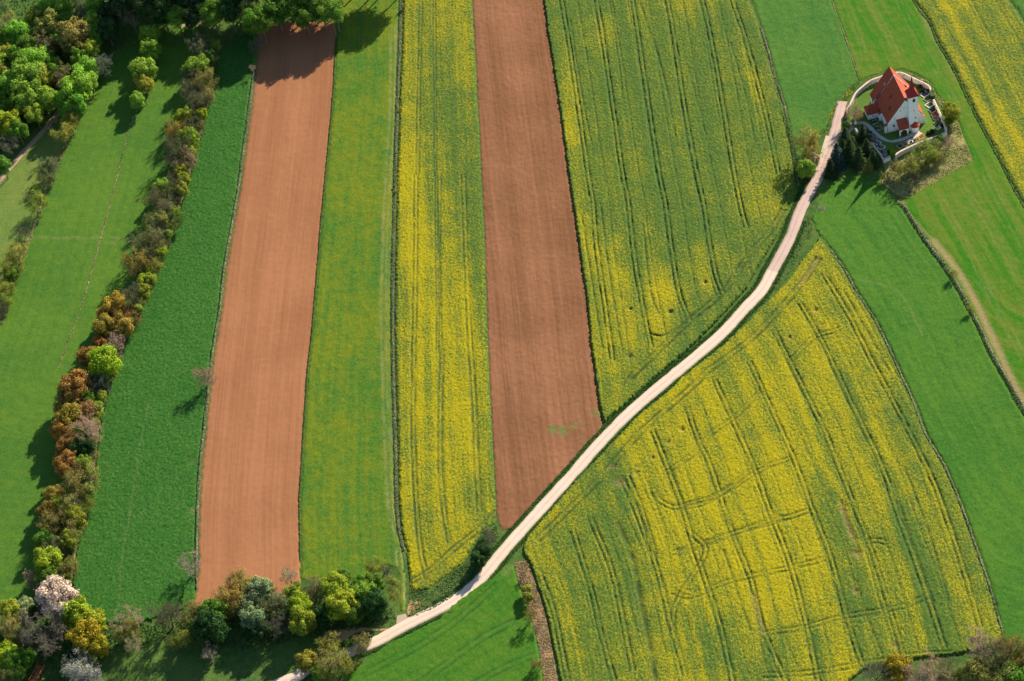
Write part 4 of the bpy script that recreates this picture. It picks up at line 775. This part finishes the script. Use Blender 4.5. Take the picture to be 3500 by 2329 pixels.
# tower
tx0,tx1,ty0,ty1=6.35,9.25,-1.75,1.2; TZ=14.9
m=MB(); m.box(tx0,tx1,ty0,ty1,-.3,TZ); tw=m.out('tower',WALL,ch)
c=((tx0+tx1)/2,(ty0+ty1)/2); q=lambda h:[(c[0]-h,c[1]-h),(c[0]+h,c[1]-h),(c[0]+h,c[1]+h),(c[0]-h,c[1]+h)]
m=MB(); m.frustum(q(1.75),TZ-.12,q(1.75),TZ+.02); m.frustum(q(1.75),TZ+.02,q(.80),TZ+1.75); m.frustum(q(.80),TZ+1.75,q(.52),TZ+3.0); m.frustum(q(.52),TZ+3.0,q(.05),22.0); tr_=m.out('tower_roof',TTILE,tw)
m=MB()
oc=lambda r,z:[(c[0]+math.cos(i*.785)*r,c[1]+math.sin(i*.785)*r) for i in range(8)]
m.frustum(oc(.05,0),21.9,oc(.2,0),22.3); m.frustum(oc(.2,0),22.3,oc(.04,0),22.65); m.box(c[0]-.03,c[0]+.03,c[1]-.03,c[1]+.03,22.6,23.6); m.box(c[0]-.28,c[0]+.28,c[1]-.028,c[1]+.028,23.1,23.17); m.out('spire_cross',GOLD,tr_)
def arch(w,h,n=8): return [(-w/2,0),(w/2,0)]+[(w/2*math.cos(t*math.pi/n),h-w/2+w/2*math.sin(t*math.pi/n)) for t in range(n+1)]
def opening(par,face,u,z,w,h,frame=.09,name='window'):
    """face: ('y',value,sign) or ('x',value,sign)"""
    ax,val,sg=face; P=arch(w,h); Q=arch(w+2*frame,h+2*frame)
    def place(p,d): return (u+p[0],val+sg*d,z+p[1]) if ax=='y' else (val+sg*d,u+p[0],z+p[1])
    def solid(A,d0,d1):
        m=MB(); n=len(A); m.v=[place(p,d0) for p in A]+[place(p,d1) for p in A]; m.f=[tuple(range(n)),tuple(range(2*n-1,n-1,-1))]+[(i,(i+1)%n,n+(i+1)%n,n+i) for i in range(n)]; return m
    f=solid([(a,b-frame) for a,b in Q],-.02,.03).out(name,STONE,par); solid(P,-.01,.045).out('pane',DARK,f)
opening(tw,('y',ty0,-1),7.95,12.6,.62,1.25,.12,'belfry_window'); opening(tw,('x',tx0,-1),-.25,12.6,.5,1.2,.1,'belfry_window'); opening(tw,('x',tx1,1),-.25,12.6,.6,1.25,.12,'belfry_window')
opening(tw,('y',ty0,-1),7.9,8.6,.28,.38,.03); opening(tw,('x',tx0,-1),-.6,9.4,.2,.5,.03); opening(tw,('y',ty0,-1),8.35,5.3,.4,.5,.05)
opening(ch,('y',0,-1),1.95,2.0,.42,1.0,.05); opening(ch,('y',0,-1),4.2,8.2,.26,.34,.03); opening(ch,('y',0,-1),5.35,9.0,.22,.3,.03); opening(ch,('y',0,-1),2.2,5.4,.22,.34,.03)
for y in(3.6,8.3): opening(ch,('x',W_,1),y,2.0,.8,1.9,.1)
for y in(12.1,): opening(ch,('x',P5[0],1),y,2.0,.8,1.9,.1); opening(ch,('x',P0[0]-.08,-1),y,2.0,.8,1.9,.12)
# porch
m=MB(); 
for x in(2.9,5.35): m.box(x,x+.42,-2.75,-2.3,-.2,2.6)
n=12; xs=[3.32+2.03*i/n for i in range(n+1)]; m2=[(3.32,2.95),(3.32,1.35)]
arc=[(4.335-1.015*math.cos(i*math.pi/n),1.35+1.1*math.sin(i*math.pi/n)) for i in range(n+1)]
A=[(2.9,2.6),(2.9,3.05),(5.77,3.05),(5.77,2.6),(5.35,2.6)]+[p for p in reversed(arc)]+[(3.32,2.6)]
for i in range(n):
    (xa,za),(xb,zb)=arc[i],arc[i+1]; 
    k0_=len(m.v); m.v+=[(xa,-2.75,za),(xb,-2.75,zb),(xb,-2.75,3.05),(xa,-2.75,3.05),(xa,-2.3,za),(xb,-2.3,zb),(xb,-2.3,3.05),(xa,-2.3,3.05)]
    m.f+=[(k0_,k0_+1,k0_+2,k0_+3),(k0_+5,k0_+4,k0_+7,k0_+6),(k0_+4,k0_+5,k0_+1,k0_),(k0_+3,k0_+2,k0_+6,k0_+7)]
m.box(2.9,3.32,-2.75,-2.3,2.6,3.05); m.box(5.35,5.77,-2.75,-2.3,2.6,3.05)
m.v+=[]; 
for x in(2.9,5.45):
    b=len(m.v); m.v+=[(x,-2.3,2.2),(x+.32,-2.3,2.2),(x+.32,0,2.2),(x,0,2.2),(x,-2.3,3.0),(x+.32,-2.3,3.0),(x+.32,0,4.5),(x,0,4.5)]
    m.f+=[(b,b+3,b+2,b+1),(b+4,b+5,b+6,b+7),(b,b+1,b+5,b+4),(b+1,b+2,b+6,b+5),(b+2,b+3,b+7,b+6),(b+3,b,b+4,b+7)]
po=m.out('porch',WALL,ch)
m=MB(); m.slab([(2.7,-.02,4.95),(5.97,-.02,4.95),(5.97,-3.1,3.0),(2.7,-3.1,3.0)],.14); m.out('porch_roof',TILE,po)
m=MB(); m.box(3.6,5.1,-.06,-.005,-.1,2.2); m.out('door',DARK,po)
# polygonal annex against the tower
ac_=(8.15,-1.75); pg=lambda r,z:[(ac_[0]+math.cos(a)*r,ac_[1]+math.sin(a)*r*.95,z) for a in [math.pi+i*math.pi/5 for i in range(6)]]
m=MB(); m.prism([(p[0],p[1]) for p in pg(1.35,0)],-.2,2.5); an=m.out('annex',WALL,ch)
m=MB(); R1=pg(1.62,2.45); top=(ac_[0],ac_[1]-.02,3.9)
for i in range(5): m.slab([top,R1[i+1],R1[i]],.12)
m.out('annex_roof',m_tile('annex_tile',(.32,.045,.03),(.42,.08,.045)),an)
# sacristy on the left
m=MB(); m.v=[(-4.0,7.3,-.2),(0,7.3,-.2),(0,10.9,-.2),(-4.0,10.9,-.2),(-4.0,7.3,2.6),(0,7.3,2.6),(0,10.9,2.6),(-4.0,10.9,2.6)]; m.f=[(0,1,5,4),(1,2,6,5),(2,3,7,6),(3,0,4,7)]; sa=m.out('sacristy',WALL,ch)
rp=(-3.2,9.1,4.9); rq=(1.6,9.1,4.9)
m=MB(); m.slab([rp,rq,(1.2,7.0,2.45),(-4.3,7.0,2.45)],.14); m.slab([rp,(-4.3,7.0,2.45),(-4.3,11.2,2.45)],.14); m.slab([rq,rp,(-4.3,11.2,2.45),(1.2,11.2,2.45)],.14); m.out('sacristy_roof',TILE,sa)
opening(sa,('y',7.3,-1),-2.4,1.3,.35,.45,.04)
# stepped buttresses with tiled caps
def buttress(x,y,dx,dy,w=.85,h=3.2,l=.95):
    d=Vector((dx,dy,0)).normalized(); s=Vector((-d.y,d.x,0)); o_=Vector((x,y,0)); a=o_-d*.25-s*w/2; b=o_-d*.25+s*w/2; c_=b+d*(l+.25); e_=a+d*(l+.25)
    m=MB(); v=[a,b,c_,e_]; m.v=[(p.x,p.y,-.2) for p in v]+[(a.x,a.y,h+.9),(b.x,b.y,h+.9),(c_.x,c_.y,h),(e_.x,e_.y,h)]; m.f=[(0,1,2,3),(7,6,5,4),(0,4,5,1),(1,5,6,2),(2,6,7,3),(3,7,4,0)]
    bu=m.out('buttress',WALL,ch); m=MB(); g=.08
    m.slab([(a-s*g).to_tuple()[:2]+(h+1.05,),(b+s*g).to_tuple()[:2]+(h+1.05,),(c_+s*g+d*g).to_tuple()[:2]+(h+.07,),(e_-s*g+d*g).to_tuple()[:2]+(h+.07,)],.09); m.out('buttress_cap',TILE,bu)
buttress(0,.42,-1,0,.8,2.9,.95); buttress(0,6.0,-1,0,.8,2.9,.9); buttress(0,LN+2.2,-1,0,.7,2.9,.8); buttress(W_,.42,1,0,.8,2.9,.9); buttress(W_,5.2,1,0,.8,2.9,.9); buttress(W_-.2,LN+1.0,1,0,.8,2.9,.8)
buttress(P2[0],P2[1]-.05,-.45,.9,.7,2.9,.8); buttress(P3[0],P3[1]-.05,.45,.9,.7,2.9,.8)

# ---- churchyard lawn, path, terrace
lawn=m_green('churchyard_lawn',(.055,.125,.018),(.085,.15,.02),(.10,.16,.03),.1,.5,.45)
WA=[(618,655),(612,600),(640,560),(700,440),(770,370),(860,300),(950,265),(1060,232),(1180,212),(1300,262),(1480,350),(1505,398)]
WB=[(1538,503),(1580,590),(1625,690),(1668,790),(1676,830),(1655,862),(1560,900),(1400,957),(1200,1050),(1130,1095)]
ypoly=L('CH',WA,1.2)+L('CH',WB,1.2)+L('N3',[(1530,990),(1385,1050),(1270,850),(1130,650),(880,490),(790,350)])
m=MB(); m.prism(ccw(ypoly),-.1,.12); me=mesh('churchyard_lawn',m.v,m.f)
for a in('off','rut','bare'): me.attributes.new(a,'FLOAT','POINT')
ob('churchyard_lawn',me,lawn,kind='structure',label='short green lawn inside the churchyard wall',cat='lawn')
pathm=m_road('path_paving',(.36,.34,.33),(.44,.42,.41),1.2,(.22,.22,.18))
strip('path',L('CH',[(655,775),(700,765),(790,757),(850,798),(920,868),(1000,928),(1080,955),(1180,940),(1270,905),(1330,865),(1372,828)]),1.15,pathm,z=.16,kind='structure',label='pale curved path through the churchyard',cat='path')
patch('terrace','N2',[(1565,1240),(1600,1180),(1680,1130),(1725,1045),(1765,1035),(1795,1085),(1800,1110),(1860,1130),(1912,1172),(1800,1240),(1600,1338),(1567,1300)],m_road('terrace_stone',(.72,.68,.6),(.8,.76,.68),1.5,(.7,.66,.6)),.20,'bright white paved terrace beside the porch path','pavement')
# ---- churchyard walls
def wall(reg,pts,zt,label,th=.55,zref=1.8,cop=COPE,mat=RUB,n=3):
    P=smooth(L(reg,pts,zref),n); T_=np.gradient(P,axis=0); T_/=np.linalg.norm(T_,axis=1)[:,None]; Nn=np.stack([-T_[:,1],T_[:,0]],1)
    e=ob('churchyard_wall',None,None,None,(P[0][0],P[0][1],0),label=label,cat='wall',group='walls of the churchyard'); o_=np.array([P[0][0],P[0][1]])
    def ring(w,z0,z1,nm,mt,gable=0):
        k_=len(P); V=[]; 
        for s,z in((-w,z0),(-w,z1),(0,z1+gable),(w,z1),(w,z0)): V.append(np.c_[P-o_+Nn*s,np.full(k_,z)])
        V=np.vstack(V); F=[]
        for a in range(4):
            for i in range(k_-1): F.append((a*k_+i,a*k_+i+1,(a+1)*k_+i+1,(a+1)*k_+i))
        for i in(0,k_-1): F.append(tuple(a*k_+i for a in range(5)))
        return ob(nm,mesh(nm,V,F),mt,e)
    ring(th/2,-.2,zt,'masonry',mat); ring(th/2+.07,zt-.02,zt+.07,'coping',cop,.09)
wall('CH',WA,1.9,'long curved churchyard wall behind the church',.42,2.0)
wall('CH',WB,1.9,'pale curved churchyard wall round the right-hand graves',.42,2.0,mat=m_wall('wall_whitewash',(.74,.70,.66)))
wall('N3',[(1525,925),(1455,955),(1385,990)],1.8,'short white end wall at the lower churchyard corner',.5,2.0,mat=WALL,cop=STONE)
wall('N3',[(1375,985),(1330,900),(1275,830),(1200,735),(1130,645)],1.0,'low pinkish wall behind the lower left graves',.45,1.1)
wall('N3',[(875,470),(840,410),(800,350)],1.5,'short dark wing wall beside the gate',.45,1.6,cop=STONE)
def pillar(reg,x,y,label):
    p=gp(reg,x,y,2.2); e=ob('gate_pillar',None,None,None,(p[0],p[1],0),label=label,cat='pillar',group='gate pillars')
    m=MB(); m.box(-.35,.35,-.35,.35,-.1,2.1); m.out('shaft',STONE,e); m=MB(); m.box(-.45,.45,-.45,.45,2.1,2.22); m.frustum([(-.45,-.45),(.45,-.45),(.45,.45),(-.45,.45)],2.22,[(-.05,-.05),(.05,-.05),(.05,.05),(-.05,.05)],2.6); m.out('cap',METAL,e); e.rotation_euler=(0,0,.5)
pillar('N3',752,185,'grey gate pillar at the end of the curved wall'); pillar('N3',878,455,'grey gate pillar beside the spruces')
# ---- graves
GM=dict(grey=m_plain('grave_granite',(.42,.41,.42),.5,.1),white=m_plain('grave_marble',(.72,.70,.68),.5,.08),black=m_plain('grave_dark',(.035,.032,.045),.25,.1,spec=.6),sand=m_plain('grave_sand',(.50,.42,.33),.9,.15),soil=m_plain('grave_soil',(.10,.08,.05),.95,.2),green=m_plain('grave_grass',(.05,.09,.03),.95,.25))
FL=dict(yellow=(.65,.40,.01),orange=(.62,.22,.02),pink=(.6,.25,.3),green=(.04,.10,.02),white=(.7,.68,.6),lime=(.22,.32,.02))
def grave(reg,x,y,w,l,ang,kerb,bed,flower,label,dens=90,head=1):
    p=gp(reg,x,y,.2); e=ob('grave',None,None,None,(p[0],p[1],.1),label=label,cat='grave',group='graves of the churchyard'); e.rotation_euler=(0,0,math.radians(ang))
    m=MB(); t=.14; a,b=w/2,l/2
    m.box(-a,a,-b,-b+t,0,.24); m.box(-a,a,b-t,b,0,.24); m.box(-a,-a+t,-b+t,b-t,0,.24); m.box(a-t,a,-b+t,b-t,0,.24); m.out('kerb',GM[kerb],e)
    m=MB(); m.box(-a+t,a-t,-b+t,b-t,0,.14); m.out('bed',GM[bed],e)
    if head: m=MB(); m.box(-a*.55,a*.55,b-t*.9,b+.06,.24,1.0); m.prism([(-a*.55,b-.1),(a*.55,b-.1),(a*.45,b+.02),(-a*.45,b+.02)],1.0,1.06); m.out('headstone',GM['black' if kerb!='black' else 'grey'],e)
    if flower:
        n=int(dens*w*l/2.5); C_=np.c_[rng.uniform(-a+.2,a-.2,n),rng.uniform(-b+.2,b-.25,n),rng.uniform(.18,.55,n)]; V,Q,tn,hu=cards(C_,np.c_[rng.normal(0,.5,(n,2)),np.ones(n)],.11)
        f=ob('flowers',mesh('flowers',V,Q,dict(tone=tn,hue=hu)),LEAF,e); f.color=(*FL[flower],1)
WD=61
for (x,y,w,l,kb,bd,fl,lab) in [(525,545,1.9,2.3,'white','black',None,'black slab grave in a pale frame, topmost beside the right wall'),(590,645,1.7,2.2,'sand','soil','green','overgrown dark grave below the black slab grave'),(638,775,1.9,2.4,'white','green',None,'white-framed grassy grave in the middle of the right row'),(705,890,1.9,2.2,'grey','soil','green','grave hidden under dark evergreen planting, right row'),(748,985,1.4,2.2,'sand','soil','orange','grave with orange flowers in the right row'),(778,1062,1.4,2.1,'grey','soil','pink','grave with pink flowers in the right row'),(830,1175,2.0,2.3,'grey','soil','lime','grave with lime green shrubs at the lower end of the right row')]:
    grave('N5',x,y,w,l,-WD,kb,bd,fl,lab)
for (x,y,w,l,kb,bd,fl,lab) in [(1105,445,1.5,1.9,'grey','soil','green','shaded grave nearest the gate in the left row'),(1185,560,1.6,1.9,'grey','soil','pink','shaded grave with pink flowers in the left row'),(1262,662,1.7,2.0,'white','black',None,'dark slab grave with bright white rim beside the spruces'),(1340,748,1.8,2.0,'white','black','lime','dark slab grave with white rim and a yellow-green plant'),(1405,870,1.7,1.7,'grey','black',None,'grey grave at the lower corner of the churchyard')]:
    grave('N3',x,y,w,l,-47+90,kb,bd,fl,lab,dens=25 if bd=='black' else 80)
for (x,y,w,l,kb,bd,fl,lab) in [(1200,230,1.6,2.0,'grey','soil','green','shaded grave under the nave buttress, nearer the sacristy'),(1290,355,1.6,2.0,'grey','soil','lime','shaded grave under the nave corner')]:
    grave('N3',x,y,w,l,100,kb,bd,fl,lab,dens=40)
for (x,y,w,l,kb,bd,fl,lab) in [(1130,1570,1.5,1.5,'grey','soil','green','dark planted grave, leftmost along the lower wall'),(1300,1490,1.6,1.6,'sand','soil','pink','brownish grave second along the lower wall'),(1450,1425,1.6,1.6,'white','sand','white','pale gravel grave along the lower wall'),(1570,1375,1.3,1.5,'white','grey',None,'grave with grey slab beside the yellow flowers'),(1700,1340,1.8,1.6,'sand','soil','yellow','grave covered in yellow flowers below the terrace'),(1870,1245,1.8,1.6,'sand','soil','orange','grave covered in orange flowers right of the terrace')]:
    grave('N2',x,y,w,l,27+180,kb,bd,fl,lab,dens=110,head=0 if fl in('yellow','orange') else 1)
grave('N5',830,1290,1.5,1.3,27,'white','sand',None,'small pale grave in the corner of the wall')
def shrub(reg,x,y,r,col,label,cat='shrub',rz=1.0):
    p=gp(reg,x,y,r*.7); e=ob('garden_shrub',None,None,None,(p[0],p[1],0),label=label,cat=cat,group='shrubs inside the churchyard')
    child('crown',BUSH[int(rng.integers(4))],e,(r,r,r*rz),(0,0,r*.7*rz),col,rng.uniform(0,6)); child('trunk',TRUNK[1],e,(r,r,r*.8))
dg=(.020,.050,.016)
shrub('N5',470,460,1.0,dg,'dark evergreen shrub under the upper right wall'); shrub('N5',400,380,.9,(.10,.05,.03),'reddish shrub beside the upper right wall'); shrub('N5',690,1370,1.0,dg,'dark evergreen shrub by the lower wall, nearer the lawn'); shrub('N5',610,1410,.9,(.03,.06,.02),'dark evergreen shrub beside the orange flower grave'); shrub('N5',900,1090,.7,(.24,.27,.02),'yellow-green round shrub beside the right wall')
shrub('N5',700,620,.9,dg,'dark ivy-like shrub at the gap in the wall'); shrub('N5',350,1060,.4,dg,'tiny dark shrub beside the tower foot'); shrub('N5',610,480,.9,(.03,.05,.02),'dark shrub hiding the end of the upper wall'); shrub('N5',930,1230,.9,dg,'dark evergreen shrub in the right wall corner'); shrub('N3',1510,840,.8,(.03,.12,.02),'fresh green shrub in the lower gap of the wall'); shrub('N3',990,360,.7,(.09,.08,.05),'brownish shrub beside the path entrance')
# stone well cover and pale verge plants by the lane
p=gp('P3',545,1060,0); e=ob('manhole',None,None,None,(p[0],p[1],0),label='dark round manhole cover in the grass beside the lane',cat='manhole')
cir=lambda r,n=20:[(math.cos(i*2*math.pi/n)*r,math.sin(i*2*math.pi/n)*r) for i in range(n)]
m=MB(); m.prism(cir(.95),-.1,.32); m.out('ring',m_plain('manhole_concrete',(.16,.13,.13)),e); m=MB(); m.prism(cir(.78),.32,.38); m.out('lid',m_plain('manhole_lid',(.07,.05,.055),.6),e)
# wooden footbridge and parked van roof at the lower left edge
def two(reg,a,b,z=0): return gp(reg,*a,z),gp(reg,*b,z)
a,b=two('P1',(880,1600),(1260,900)); d=b-a; ln=float(np.hypot(d[0],d[1])); e=ob('footbridge',None,None,None,(a[0],a[1],.0),label='reddish slatted wooden footbridge at the lower left edge',cat='footbridge'); e.rotation_euler=(0,0,math.atan2(d[1],d[0]))
wood=m_plain('red_wood',(.34,.12,.05),.8,.3)
m=MB(); k_=int(ln/.45)
for i in range(k_): m.box(i*.45+.03,i*.45+.36,-.9,.9,.5,.6)
m.out('deck',wood,e)
for s in(-1,1):
    m=MB(); m.box(0,ln,s*1.0-.07,s*1.0+.07,1.3,1.45); [m.box(i*1.5,i*1.5+.14,s*1.0-.06,s*1.0+.06,0,1.3) for i in range(int(ln/1.5)+1)]; m.out('railing',wood,e)
